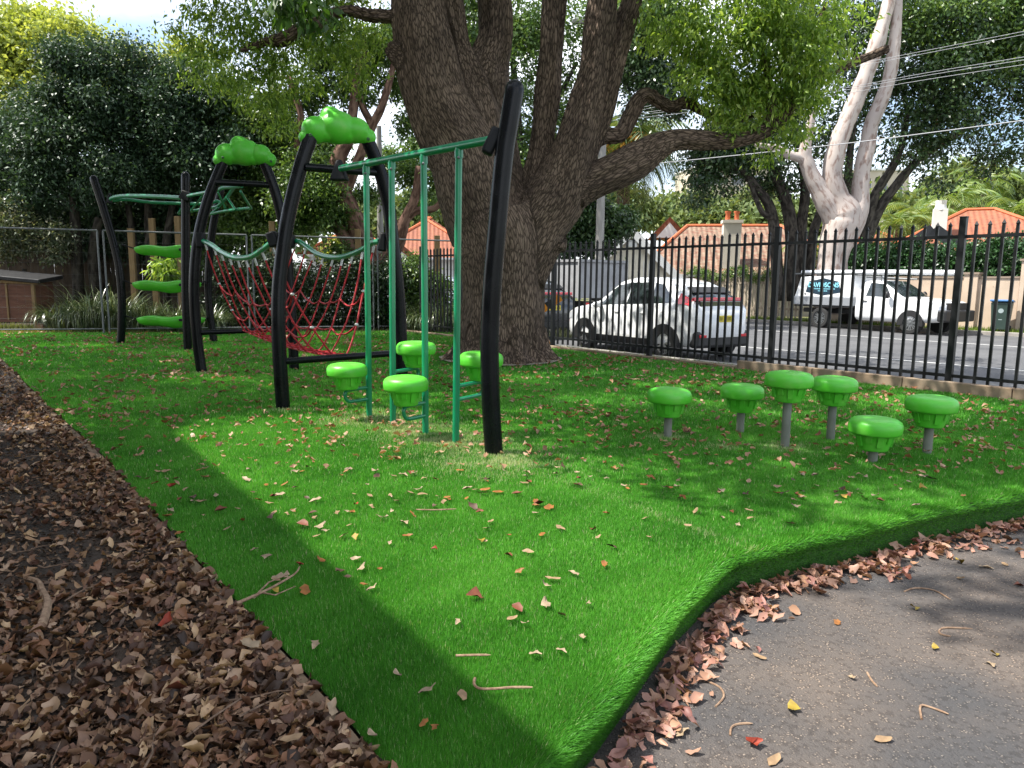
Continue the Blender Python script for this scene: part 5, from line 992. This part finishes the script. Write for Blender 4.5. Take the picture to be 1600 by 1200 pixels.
for dx in (-.2, .2): mb = MB(); mb.lathe([(.12, 0), (.1, .3), (.14, .36), (.14, .42)], 12, (cl_.x+dx, cl_.y, 4.42)); mb.build('chimney_pot', TERR, c1, smooth=True)
rg = M_.inverted() @ P(1046, 365, 40); mb = MB(); mb.prism([(-1.1, 0), (0, 1.15), (1.1, 0)], (0, 1, 0), 0, 2.2, (rg.x, rg.y, rg.z-.25)); mb.build('dormer_roof', T2, t); mb = MB(); mb.prism([(-.7, 0), (0, .8), (.7, 0)], (0, 1, 0), -.05, 0, (rg.x, rg.y, rg.z-.22)); mb.build('dormer_gable', TRIM, t)
# house 2: orange roof at right
t = thing('house', 'orange tiled house with white chimney behind the hedge at right', 'house', tuple(P(1520, 450, 37).xy)+(-.2,), R(-25))
hip(t, 0, 0, 8.0, 7.2, 3.1, 5.3, T2, hipl=3.4)
hip(t, -4.6, 1.2, 5.0, 4.4, 3.0, 4.3, T2)
M_ = Matrix.Translation(t.location) @ Matrix.Rotation(R(-25), 4, 'Z')
c_ = M_.inverted() @ P(1468, 345, 35.5); mb = MB(); mb.box((c_.x, c_.y, c_.z-.4), (.6, .5, 1.9)); mb.lathe([(.28, 0), (.22, .25), (.24, .45)], 12, (c_.x, c_.y, c_.z+.5)); mb.build('chimney', TRIM, t)
c_ = M_.inverted() @ P(1456, 378, 33.2)
for s in (-1, 1): mb = MB(); mb.bar((c_.x, c_.y-.3, c_.z+.55), (c_.x+s*.95, c_.y-.3, c_.z-.2), .12, .5); mb.build('gablet_board', mat('dark gable board', (.06, .06, .07), .6), t)
# house 3 in the gap left of the trunk
t = thing('house', 'orange roofed house with white gable seen between the green poles', 'house', tuple(P(668, 450, 44).xy)+(-.2,), R(6))
hip(t, 0, 0, 6.0, 6.5, 2.75, 5.2, T2, wall=TRIM); hip(t, -4.5, 2, 5, 5, 2.9, 4.7, T2, wall=TRIM)
mb = MB(); mb.prism([(-1.25, 0), (0, 1.1), (1.25, 0)], (0, 1, 0), -.2, 2.5, (-1.5, -4.0, 2.2)); mb.build('gable', TRIM, t)
for s in (-1, 1): mb = MB(); mb.bar((-1.5, -4.3, 3.4), (-1.5+s*1.5, -4.3, 2.15), .14, .3); mb.build('bargeboard', T2, t)
for x in (.4, 1.9): mb = MB(); mb.box((x, -3.28, 1.4), (.9, .08, 1.5)); wn_ = mb.build('window', TRIM, t); mb = MB(); mb.box((x, -3.33, 1.4), (.78, .04, 1.36)); mb.build('pane', GLASS, wn_)
# pale buildings far behind
for nm, lab, px, y1, Y, w_, rz in (('apartment_block', 'cream apartment block far away on the skyline behind the fig leaves', 1128, 268, 95, 9, .2), ('white_house', 'plain white house wall behind the pale gum trunk', 1352, 350, 44, 2.2, -.3), ('apartment_block', 'pale flat roofed block high behind the gum trunks', 1362, 272, 80, 5.5, 0)):
    tp = P(px, y1, Y); h = tp.z+.2; t = thing(nm, lab, 'building', (tp.x, tp.y, -.2), rz); mb = MB(); mb.box((0, 0, h/2), (w_, w_*.9, h)); mb.build('wall', mat('cream brick', (.52, .46, .36), .9, c2=(.46, .4, .31), scale=1), t)
    mb = MB(); mb.box((0, 0, h+.1), (w_+.3, w_*.9+.3, .2)); mb.build('roof', TRIM, t); nf = int(h/3.0)
    for f in range(nf):
        for i in range(3):
            z = h-1.6-f*3.0; x = (i-1)*w_*.3
            if z < 3: continue
            mb = MB(); mb.box((x, -w_*.45-.02, z), (w_*.18, .1, 1.3)); wn_ = mb.build('window', TRIM, t); mb = MB(); mb.box((x, -w_*.45-.08, z), (w_*.16, .04, 1.1)); mb.build('pane', GLASS, wn_)
# street fences and wall
ua, ub, uc_ = upx(940, 28), upx(1262, 28), upx(1262, 28)
t = thing('picket_fence', 'weathered pale timber picket fence across the street in front of the cream house', 'fence', tuple(S2(ua, 28, 0))); PK = mat('weathered picket', (.3, .24, .18), .9, c2=(.42, .35, .27), scale=6); mb = MB(); k = int((ub-ua)/.16)
for i in range(k): mb.box(MU @ V3(i*.16, 0, .8+random.uniform(-.01, .01)), (.1, .02, 1.85), MU)
mb.build('pickets', PK, t)
for z in (.3, 1.35): mb = MB(); mb.box(MU @ V3((ub-ua)/2, .03, z), (ub-ua, .04, .08), MU); mb.build('rail', PK, t)
ua2 = upx(1262, 28); ub2 = upx(1592, 28)
t = thing('masonry_wall', 'beige rendered street wall with flat coping behind the ute and bin', 'wall', tuple(S2(ua2+.3, 28, 0))); BW = mat('beige render', (.5, .39, .3), .9, c2=(.42, .33, .25), scale=1.5, bump=.003, bscale=40); CO = mat('brown coping', (.22, .17, .13), .85); Lw = ub2-ua2-.3
mb = MB(); mb.box(MU @ V3(Lw/2, .12, .72), (Lw, .22, 1.74), MU); mb.build('panel', BW, t); mb = MB(); mb.box(MU @ V3(Lw/2, .12, 1.62), (Lw, .3, .06), MU); mb.build('coping', CO, t)
for x, h in ((Lw*.8, 1.72), (Lw+.25, 2.15)):
    mb = MB(); mb.box(MU @ V3(x, .1, h/2-.07), (.42, .42, h+.14), MU); pr_ = mb.build('pier', BW, t); mb = MB(); mb.box(MU @ V3(x, .1, h+.03), (.52, .52, .07), MU); mb.build('pier_cap', CO, pr_)
mb = MB(); mb.box(MU @ V3(Lw+3.5, .12, .85), (6, .22, 2.0), MU); mb.build('panel', BW, t)
hb = []
uu = upx(1318, 29.3)
while uu < upx(1700, 29.3):
    for z in (1.2, 1.9, 2.45): hb.append((S2(uu, 29.2, z), (.75, .6, .5)))
    uu += .8
t = thing('hedge', 'thick dark green hedge rising over the beige street wall', 'hedge', tuple(S2(-8, 29.2, -.14))); o_ = S2(-8, 29.2, -.14)
foliage('leaves', [(c-o_, r) for c, r in hb], 60000, .13, leafmat('street hedge leaf', [(.012, .04, .012), (.025, .075, .02), (.05, .12, .035)], .15, .4, .5), t, 97, per=10, cl=.14, shell=.3)
mb = MB(); mb.tube([V3(0, 0, 0), V3(0, 0, 1.6)], .06, 8); mb.build('trunk', BK3, t)
iv = [(S2(u_, 27.95, 1.75+.1*math.sin(u_*3)), (.4, .25, .22)) for u_ in np.arange(ua+.5, ub-.6, .45)]
t = thing('ivy', 'creeper growing along the top of the pale picket fence', 'creeper', tuple(S2(ua, 28, 1.7))); o_ = S2(ua, 28, 1.7); foliage('leaves', [(c-o_, r) for c, r in iv], 9000, .09, LM, t, 98, per=8, cl=.1)
# power poles and wires
WD = mat('grey weathered pole', (.2, .19, .18), .9, c2=(.3, .29, .27), scale=4, stretch=(3, 3, .4), bump=.004)
def pole(lab, px, y0, Y, r, h=None, arm=True):
    tp = P(px, y0, Y); b = tp.copy(); b.z = -.2; mb = MB(); t = thing('power_pole', lab, 'power pole', tuple(b), 0); H_ = tp.z+.2 if h is None else h
    mb.tube([V3(0, 0, 0), V3(0, 0, H_*.5), V3(0, 0, H_)], [r*1.15, r, r*.8], 14); mb.build('pole', WD, t, smooth=True)
    if not arm: return t
    mb = MB(); mb.box((0, -.2, H_-.5), (2.2, .1, .12)); ca = mb.build('crossarm', WD, t)
    for x in (-.95, -.5, .5, .95): mb = MB(); mb.lathe([(.04, 0), (.06, .04), (.03, .08), (.05, .14)], 8, (x, -.2, H_-.44)); mb.build('insulator', TRIM, ca, smooth=True)
    return t
pole('grey timber power pole standing behind the white car', 947, 12, 25, .135)
pole('grey timber power pole among the leaves left of the near cloud cap', 430, 128, 25, .13, None, False)
pole('dark slim power pole directly behind the near arch', 592, 197, 24, .1, None, False)
WI = mat('pale cable', (.27, .28, .3), .5); WIK = mat('grey cable', (.25, .27, .28), .5)
def wire(lab, pts, r, m=WI):
    pp = [P(*p) for p in pts]; b = pp[0]; q = smooth_path([(p-b, r) for p in pp], 6); mb = MB(); mb.tube([p for p, _ in q], r, 5); o = mb.build('overhead_wire', m, None, smooth=True); o.location = b; tag(o, lab, 'wire', 'overhead wires along the street')
wire('thickest lowest overhead cable crossing in front of the gum trunks', [(947, 262, 25), (1020, 256, 23.5), (1280, 229, 19), (1480, 204, 16.5), (1720, 172, 14)], .012)
for i, (y0, y1, lab) in enumerate(((143, 88, 'top cable of the middle group of street wires'), (146, 93, 'second cable of the middle group of street wires'), (151, 101, 'lowest cable of the middle group of street wires'))):
    wire(lab, [(947, y0+39, 25), (1100, y0+22, 22.5), (1275, y0+2, 19), (1450, (y0+y1)/2-2, 16.5), (1720, y1-18, 14)], .0055)
wire('upper of the two highest street wires at right', [(947, 180, 25.2), (1170, 132, 21), (1375, 93, 17.5), (1600, 49, 15), (1720, 26, 14)], .005)
wire('lower of the two highest street wires at right', [(947, 184, 25.2), (1170, 136, 21), (1375, 97, 17.5), (1600, 54, 15), (1720, 31, 14)], .005)
# ================================================================== VEHICLES
def car_surface(K, W, names):
    """K: stations x, z bottom, z belt, z roof, half widths low/belt/roof -> function S(x, t)"""
    A = np.array(K, float); xs = A[:, 0]
    def S(x, t):
        zb, zs, zr, wl, wb, wr = [np.interp(x, xs, A[:, i]) for i in range(1, 7)]
        zm = zb+(zs-zb)*.5
        ring = [(0, zb), (wl*.88, zb), (wl*.985, zb+.1), (wl, zm), (wb, zs), ((wb*.35+wr*.65), zs+(zr-zs)*.55), (wr, zr-.05*min(1, (zr-zs)*3)), (wr*.82, zr), (0, zr+.012)]
        k = min(int(t), 7); f = t-k; a, b = ring[k], ring[k+1]; return a[0]+(b[0]-a[0])*f, a[1]+(b[1]-a[1])*f
    return S
def patch(S, x0, x1, t0, t1, off, side, nx=10, ntt=6, x0b=None, x1b=None):
    """grid over the body surface, pushed out by off; x-range may change from t0 to t1"""
    mb = MB(); x0b = x0 if x0b is None else x0b; x1b = x1 if x1b is None else x1b; vs = []
    for i in range(nx+1):
        for j in range(ntt+1):
            v = j/ntt; xa = x0+(x0b-x0)*v; xb = x1+(x1b-x1)*v; x = xa+(xb-xa)*i/nx; t = t0+(t1-t0)*v; y, z = S(x, t); y2, z2 = S(x, min(7.999, t+.02)); y3, z3 = S(x, max(0, t-.02))
            ty, tz = y2-y3, z2-z3; l = math.hypot(ty, tz) or 1; vs.append((x, side*(y+tz/l*off), z-ty/l*off))
    mb.add(vs, [(i*(ntt+1)+j, i*(ntt+1)+j+1, (i+1)*(ntt+1)+j+1, (i+1)*(ntt+1)+j) for i in range(nx) for j in range(ntt)]); return mb
def body_mesh(S, x0, x1, n=44):
    mb = MB(); ts = [0, .5, 1, 1.5, 2, 2.5, 3, 3.5, 4, 4.33, 4.66, 5, 5.5, 6, 6.5, 7, 7.5, 8]; vs = []; fs = []; m = len(ts)
    for i in range(n+1):
        x = x0+(x1-x0)*i/n
        row = [(S(x, min(t, 7.999))) for t in ts]; vs += [(x, y, z) for y, z in row]+[(x, -y, z) for y, z in reversed(row[1:-1])]
    r = 2*m-2
    for i in range(n):
        for j in range(r): fs.append((i*r+j, i*r+(j+1) % r, (i+1)*r+(j+1) % r, (i+1)*r+j))
    fs += [tuple(range(r)), tuple(n*r+j for j in range(r))]; return mb.add(vs, fs)
def wheel(t, x, y, r, w_, spokes=5, rimm=ALLOY, name='wheel'):
    s = 1 if y > 0 else -1; MR = Matrix.Rotation(-s*PI/2, 3, 'X'); mb = MB(); mb.lathe([(r*.62, -w_/2), (r*.92, -w_/2), (r, -w_*.35), (r, w_*.35), (r*.93, w_/2), (r*.68, w_/2+.005), (r*.62, w_*.35)], 32, (x, y, r), MR); wl = mb.build(name, TYRE, t, smooth=True)
    mb = MB(); mb.lathe([(r*.66, w_*.1), (r*.68, w_*.44), (r*.62, w_*.46), (r*.6, w_*.2), (.02, w_*.15)], 32, (x, y, r), MR)
    for k in range(spokes):
        a = 2*PI*k/spokes; M = MR @ Matrix.Rotation(a, 3, 'Z')
        for da in (-.16, .16): M2 = MR @ Matrix.Rotation(a+da, 3, 'Z'); mb.box(Vector((x, y, r))+M2 @ Vector((r*.33, 0, w_*.38)), (r*.56, r*.085, .02), M2)
    mb.lathe([(r*.14, w_*.2), (r*.14, w_*.44), (r*.1, w_*.46)], 14, (x, y, r), MR); mb.build('rim', rimm, wl, smooth=True)
def arch(t, x, y, r, th=.05):
    s = 1 if y > 0 else -1; mb = MB(); N = 20; vs = []; 
    for i in range(N+1):
        a = PI*(-.06+1.12*i/N)
        for q in (r*.6, r+th): vs.append((x+q*math.cos(a), y, max(.16, r*.86+q*math.sin(a)*1.0)))
    for i in range(N+1):
        a = PI*(-.06+1.12*i/N)
        for q in (r*.6, r+th): vs.append((x+q*math.cos(a), y-s*.16, max(.16, r*.86+q*math.sin(a)*1.0)))
    k = 2*(N+1); fs = [(2*i, 2*i+1, 2*i+3, 2*i+2) for i in range(N)]+[(2*i+1, 2*i+3, k+2*i+3, k+2*i+1) for i in range(N)]+[(2*i, 2*i+2, k+2*i+2, k+2*i) for i in range(N)]
    mb.add(vs, fs); mb.build('wheel_arch', CARBLK, t)
KS = [(0, .42, .72, .76, .52, .5, .42), (.08, .3, .84, .88, .72, .7, .6), (.4, .24, .93, .98, .86, .82, .7), (.9, .22, .99, 1.05, .9, .87, .74), (1.2, .22, 1.01, 1.12, .9, .88, .72), (1.5, .22, 1.02, 1.35, .9, .88, .66), (1.9, .22, 1.03, 1.6, .9, .88, .62), (2.3, .22, 1.04, 1.67, .9, .88, .61), (3.0, .22, 1.07, 1.67, .9, .88, .6), (3.5, .23, 1.11, 1.58, .9, .88, .57), (3.85, .26, 1.14, 1.47, .89, .86, .55), (4.1, .3, 1.14, 1.3, .85, .81, .57), (4.24, .33, 1.1, 1.17, .79, .76, .6), (4.34, .42, .98, 1.03, .71, .69, .6), (4.4, .5, .86, .9, .6, .58, .5)]
def make_suv(label, loc, rz, bodym, full=True, plate=True):
    t = thing('parked_car', label, 'car', loc, rz, None); S = car_surface(KS, 0, 0); bm_ = body_mesh(S, 0, 4.4); bm_.build('body', bodym, t, smooth=True, ang=50)
    for s in (-1, 1):
        for nm, a, b, c_, d_ in (('side_window', 1.42, 2.32, 1.72, 2.28), ('side_window', 2.38, 3.1, 2.34, 3.0), ('side_window', 3.14, 3.72, 3.04, 3.3)):
            patch(S, a, b, 4.15, 5.75, .008, s, x0b=c_, x1b=d_).build(nm, GLASS, t, smooth=True)
        patch(S, 0.75, 3.4, 1.0, 2.3, .014, s, 12, 3).build('sill_cladding', CARBLK, t, smooth=True)
        patch(S, 1.0, 3.2, 2.25, 2.4, .02, s, 8, 1).build('sill_trim', TRIM, t, smooth=True)
        patch(S, 3.9, 4.22, 4.0, 5.2, .014, s, x0b=3.8, x1b=4.12).build('tail_lamp', REDLENS, t, smooth=True)
        patch(S, .08, .45, 3.4, 3.9, .012, s).build('headlamp', mat('clear lens', (.6, .62, .65), .1, coat=1), t, smooth=True)
        mb = MB(); mb.ell((1.52, s*.99, 1.06), .09, .12, .075); mb.bar((1.5, s*.86, 1.0), (1.52, s*.98, 1.04), .04, .04); mb.build('wing_mirror', bodym, t, smooth=True)
        for xx in (2.1, 2.95): mb = MB(); mb.box((xx, s*.905, .93), (.17, .02, .025)); mb.build('door_handle', bodym, t, bevel=.006)
        for x in (.95, 3.62): wheel(t, x, s*.79, .345, .22); arch(t, x, s*.915, .37)
    for nm, a, b, t0, t1, mm in (('windscreen', 1.18, 1.85, 6.05, 7.999, GLASS), ('rear_window', 3.98, 4.2, 5.3, 7.999, GLASS)):
        for s in (-1, 1): patch(S, a, b, t0, t1, .008, s).build(nm, mm, t, smooth=True)
    mb = MB(); mb.box((3.95, 0, 1.425), (.24, 1.06, .03), Matrix.Rotation(.5, 3, 'Y')); mb.build('spoiler', CARBLK, t, bevel=.02)
    mb = MB(); mb.box((4.2, 0, 1.24), (.06, 1.4, .07), Matrix.Rotation(-.1, 3, 'Y')); mb.build('light_bar', REDLENS, t, bevel=.015)
    mb = MB(); mb.box((4.235, 0, 1.14), (.1, 1.16, .15)); mb.build('lower_glass', GLASS, t, bevel=.02)
    mb = MB(); mb.box((4.28, 0, .45), (.22, 1.5, .34)); mb.build('rear_bumper', CARBLK, t, bevel=.06)
    for s in (-1, 1): mb = MB(); mb.box((4.39, s*.58, .52), (.03, .2, .06)); mb.build('reflector', REDLENS, t, bevel=.01)
    mb = MB(); mb.box((4.36, 0, .84), (.06, .9, .16)); mb.build('tailgate_recess', bodym, t, bevel=.02)
    pl_ = MB(); pl_.box((4.405, 0, .86), (.015, .37, .13)); po = pl_.build('number_plate', mat('yellow plate', (.62, .5, .04), .5), t)
    for i in range(6): mb = MB(); mb.box((4.415, -.13+i*.052, .86), (.006, .026, .07)); 
    mb = MB()
    for i, sh_ in enumerate(((1, 1, 0, 1), (1, 0, 1, 0), (0, 1, 1, 1), (1, 1, 1, 0), (1, 0, 0, 1), (1, 1, 0, 1))):
        y_ = -.135+i*.054
        if sh_[0]: mb.box((4.4145, y_-.014, .86), (.004, .007, .07))
        if sh_[1]: mb.box((4.4145, y_, .89), (.004, .03, .007))
        if sh_[2]: mb.box((4.4145, y_, .858), (.0035, .03, .007))
        if sh_[3]: mb.box((4.4145, y_+.014, .86), (.0045, .007, .07))
    mb.build('plate_lettering', CARBLK, po)
    return t
def head(p_from, p_to): d = p_to-p_from; return math.atan2(d.y, d.x)
# local +x runs from nose to tail; the nose of the white car points up the street to the left
rwN, fwN = G(1037, 562, ZS), G(915, 545, ZS); tail = (rwN-fwN).normalized(); perp = Vector((-tail.y, tail.x, 0))
if perp.y < 0: perp = -perp
mid = (rwN+fwN)/2; c0 = mid+perp*.86; nose = c0-tail*(.95+2.67/2); rz = math.atan2(tail.y, tail.x)
make_suv('white hatchback with wrap around red tail lamps parked beyond the steel fence', (nose.x, nose.y, ZS), rz, WHITE)
n2 = nose-tail*6.0; make_suv('dark grey car half hidden by the big trunk ahead of the white car', (n2.x, n2.y, ZS), rz, mat('charcoal paint', (.025, .028, .032), .25, coat=.7))
n3 = P(668, 470, 27); make_suv('pale blue grey car glimpsed between the green poles beside the trunk', (n3.x, n3.y, ZS), rz, mat('blue grey paint', (.3, .35, .42), .25, coat=.6))
# truck with grey tipper body
tk = S2(upx(946, 17.6), 17.6, ZS); t = thing('tipper_truck', 'grey tipper truck on the road between the trunk and the power pole', 'truck', tuple(tk), math.atan2(-UX.y, -UX.x))
GB = mat('dusty grey steel', (.33, .34, .35), .6, c2=(.25, .25, .26), scale=2); mb = MB(); mb.box((2.6, 0, 1.62), (5.0, 2.1, 1.15)); mb.build('tipper_body', GB, t, bevel=.02)
for x in (.12, 1.3, 2.6, 3.9, 5.08):
    for s in (-1, 1): mb = MB(); mb.box((x, s*1.08, 1.62), (.1, .08, 1.2)); mb.build('stake', GB, t)
mb = MB(); mb.box((2.6, 0, 2.24), (5.1, 2.2, .08)); mb.build('top_rim', GB, t); mb = MB(); mb.box((3.4, 0, .82), (6.6, .9, .2)); mb.build('chassis', CARBLK, t)
mb = MB(); mb.box((6.3, 0, 1.6), (1.7, 1.95, 1.7), top=.92); cb = mb.build('cab', WHITE, t, bevel=.08); mb = MB(); mb.box((6.4, 0, 1.95), (1.2, 1.97, .6)); mb.build('cab_window', GLASS, cb)
for x in (1.2, 6.3):
    for s in (-1, 1): wheel(t, x, s*.86, .42, .26, 6, STEEL)
for s in (-1, 1): mb = MB(); mb.box((-.0, s*.85, .85), (.05, .25, .12)); mb.build('tail_lamp', REDLENS, t)
mb = MB(); mb.box((5.25, 0, 1.75), (.08, 2.0, 1.5)); mb.build('headboard', GB, t)
# ute
fwU, rwU = G(1423, 522, ZS), G(1282, 512, ZS); ax_ = (rwU-fwU).normalized(); pu = Vector((-ax_.y, ax_.x, 0))
if pu.y < 0: pu = -pu
wbU = (rwU-fwU).length; sc = 1.0; ncU = fwU+pu*.78-ax_*.95; t = thing('utility_truck', 'white single cab ute with canopy tray and pipe on its roof across the street', 'ute', (ncU.x, ncU.y, ZS), math.atan2(ax_.y, ax_.x)); wb = wbU
KU = [(0, .5, .95, .99, .6, .56, .48), (.1, .42, 1.02, 1.06, .8, .75, .62), (.5, .38, 1.08, 1.12, .88, .82, .7), (1.25, .36, 1.12, 1.17, .9, .86, .74), (1.42, .36, 1.13, 1.24, .9, .87, .72), (1.75, .36, 1.14, 1.5, .9, .87, .68), (2.1, .36, 1.15, 1.7, .9, .87, .64), (2.5, .36, 1.16, 1.74, .9, .87, .63), (2.85, .36, 1.17, 1.7, .9, .86, .62), (2.97, .38, 1.17, 1.5, .88, .84, .64)]
S = car_surface(KU, 0, 0); body_mesh(S, 0, 2.97).build('cab', WHITE, t, smooth=True, ang=50)
for s in (-1, 1):
    patch(S, 1.68, 2.62, 4.1, 5.8, .008, s, x0b=2.0, x1b=2.6).build('side_window', GLASS, t, smooth=True)
    patch(S, 1.3, 2.1, 6.05, 7.999, .008, s).build('windscreen', GLASS, t, smooth=True)
    patch(S, .1, .5, 3.3, 3.95, .012, s).build('headlamp', MATS['clear lens'], t, smooth=True)
    mb = MB(); mb.ell((1.72, s*1.02, 1.25), .08, .1, .12); mb.build('wing_mirror', CARBLK, t, smooth=True)
    mb = MB(); mb.box((2.62, s*.9, 1.03), (.16, .03, .03)); mb.build('door_handle', CARBLK, t)
    for x, tt in ((.95, 'wheel'), (.95+wb, 'wheel')): wheel(t, x, s*.78, .37, .24, 8, STEEL)
    arch(t, .95, s*.915, .4, .035)
    mb = MB(); mb.box((2.7, s*.903, .8), (.012, .01, .75)); mb.build('door_gap', CARBLK, t)
mb = MB(); mb.box((.0, 0, .62), (.28, 1.62, .36)); mb.build('front_bumper', CARBLK, t, bevel=.05); mb = MB(); mb.box((.02, 0, .92), (.1, 1.1, .22)); mb.build('grille', CARBLK, t, bevel=.02)
mb = MB(); mb.box((3.6, 0, .62), (2.9+wb-2.6, .9, .16)); mb.build('chassis', CARBLK, t)
TL = .95+wb+1.15-3.05
mb = MB(); mb.box((3.05+TL/2, 0, .98), (TL, 1.86, .3)); mb.build('tray', mat('silver tray', (.36, .38, .41), .4, .5), t, bevel=.012); mb = MB(); mb.box((3.05+TL/2, 0, .79), (TL, 1.8, .05)); mb.build('tray_rail', CARBLK, t)
mb = MB(); cz = 1.13; mb.prism([(0, 0), (TL-.02, 0), (TL-.25, .72), (.12, .78)], (0, 1, 0), -.9, .9, (3.06, 0, cz)); cn = mb.build('canopy', WHITE, t, bevel=.02)
mb = MB(); mb.box((3.1+TL/2, 0, 1.97), (TL+.25, 1.5, .05)); mb.build('roof_rack', STEEL, cn)
mb = MB(); mb.tube([V3(-.35, .55, 1.97), V3(2, .55, 2.0), V3(3.05+TL, .55, 2.02)], .085, 14); mb.lathe([(.092, 0), (.092, .05)], 14, (-.36, .55, 1.97), Matrix.Rotation(R(90), 3, 'Y')); mb.build('roof_pipe', mat('white pipe', (.7, .72, .75), .4), t, smooth=True)
side = 1 if (Matrix.Rotation(math.atan2(ax_.y, ax_.x), 3, 'Z') @ Vector((0, 1, 0))).dot(pu) < 0 else -1
mb = MB(); mb.tube([V3(1.7, side*-.5, 1.78), V3(2.9, side*-.5, 1.84)], .02, 6); mb.tube([V3(1.7, side*.5, 1.78), V3(2.9, side*.5, 1.84)], .02, 6); mb.tube([V3(2.3, .55, 1.95), V3(2.3, .55, 1.7)], .02, 6); mb.build('roof_bar', STEEL, t)
lx = 3.06+TL*.5; lz = cz+.37; yo = side*.903
mb = MB(); mb.prism([(-.75, -.2), (-.62, .18), (0, .3), (.62, .18), (.75, -.2), (0, -.32)], (0, 1, 0), 0, side*.006, (lx, yo, lz)); lg = mb.build('logo_panel', mat('navy panel', (.012, .03, .05), .4), cn)
def text(s_, size, m, par, loc, rot, off=0.0):
    cu = bpy.data.curves.new('lettering', 'FONT'); cu.body = s_; cu.size = size; cu.align_x = 'CENTER'; cu.align_y = 'CENTER'; cu.extrude = .002; cu.offset = off; cu.materials.append(m)
    q = bpy.data.objects.new('tmp', cu); col.objects.link(q); bpy.context.view_layer.update(); me = bpy.data.meshes.new_from_object(q.evaluated_get(bpy.context.evaluated_depsgraph_get())); bpy.data.objects.remove(q)
    o = bpy.data.objects.new('lettering', me); col.objects.link(o); o.parent = par; o.location = loc; o.rotation_euler = rot; return o
CY_ = mat('cyan lettering', (.25, .62, .75), .5); rot = (R(90), 0, 0) if side < 0 else (R(90), 0, PI)
text('DAVIDSONS', .235, CY_, cn, (lx, yo+side*.011, lz+.05), rot, .006)
mb = MB(); rr_ = random.Random(2); x = -.5
while x < .5: w_ = rr_.uniform(.03, .08); mb.box((lx+x+w_/2, yo+side*.009, lz-.085), (w_, .003, .028)); x += w_+.018
x = -.18
while x < .18: w_ = rr_.uniform(.03, .06); mb.box((lx+x+w_/2, yo+side*.009, lz-.16), (w_, .003, .028)); x += w_+.018
mb.build('small_lettering', CY_, lg)
for x in (-.85, .85): mb = MB(); mb.lathe([(.035, 0), (.035, .012)], 12, (lx+x*.9, yo, cz+.1), Matrix.Rotation(-side*R(90), 3, 'X')); mb.build('latch', STEEL, cn)
# wheelie bin
bp_ = P(1561, 528, 1); d = ray(1561, 526); q = Vector((d.x, d.y, 0)); q = q*(27.35/q.dot(UY)); t = thing('wheelie_bin', 'dark green wheelie bin with blue lid standing by the beige wall', 'bin', (q.x, q.y, -.14), R(-38)); BG = mat('bin green', (.03, .055, .045), .5)
mb = MB(); mb.add([(-.23, -.24, .06), (.23, -.24, .06), (.23, .22, .06), (-.23, .22, .06), (-.29, -.33, .95), (.29, -.33, .95), (.29, .33, .95), (-.29, .33, .95)], [(3, 2, 1, 0), (4, 5, 6, 7), (0, 1, 5, 4), (1, 2, 6, 5), (2, 3, 7, 6), (3, 0, 4, 7)]); mb.build('body', BG, t, bevel=.03)
mb = MB(); mb.box((0, -.01, .99), (.64, .74, .07), Matrix.Rotation(R(-3), 3, 'X')); mb.build('lid', mat('bin blue', (.05, .16, .36), .45), t, bevel=.03)
for s in (-1, 1): mb = MB(); mb.lathe([(.1, -.03), (.1, .03)], 16, (s*.25, .25, .1), Matrix.Rotation(R(90), 3, 'Y')); mb.build('wheel', TYRE, t, smooth=True)
mb = MB(); mb.lathe([(.075, 0), (.075, .012), (.05, .012)], 20, (0, -.296, .68), Matrix.Rotation(R(95), 3, 'X')); mb.build('badge', mat('bin badge', (.35, .42, .42), .6), t)
mb = MB(); mb.box((0, -.265, .4), (.1, .02, .02)); mb.build('label', MATS['bin badge'], t)
mb = MB(); mb.tube([V3(-.22, .38, .95), V3(.22, .38, .95)], .016, 8); mb.build('handle', BG, t)
# striped barrier
OR = mat('reflective orange', (.75, .28, .02), .5); bb = P(850, 490, 15.8); t = thing('road_barrier', 'orange and black striped barrier board leaning beside the big trunk', 'barrier', (bb.x, bb.y, -.12)); O = -Vector((bb.x, bb.y, -.12))
a, b = P(800, 515, 15.8), P(876, 464, 15.8); d = (b-a)
for i in range(7):
    mb = MB(); e = d/7; mb.bar(a+e*i+O, a+e*(i+1)+O, .03, .17); mb.build('stripe_board', OR if i % 2 == 0 else CARBLK, t)
for p0, p1 in (((836, 470), (864, 552)), ((800, 500), (790, 552))): mb = MB(); mb.bar(P(*p0, 15.9)+O, P(*p1, 15.9)+O, .04, .03); mb.build('leg', OR, t)
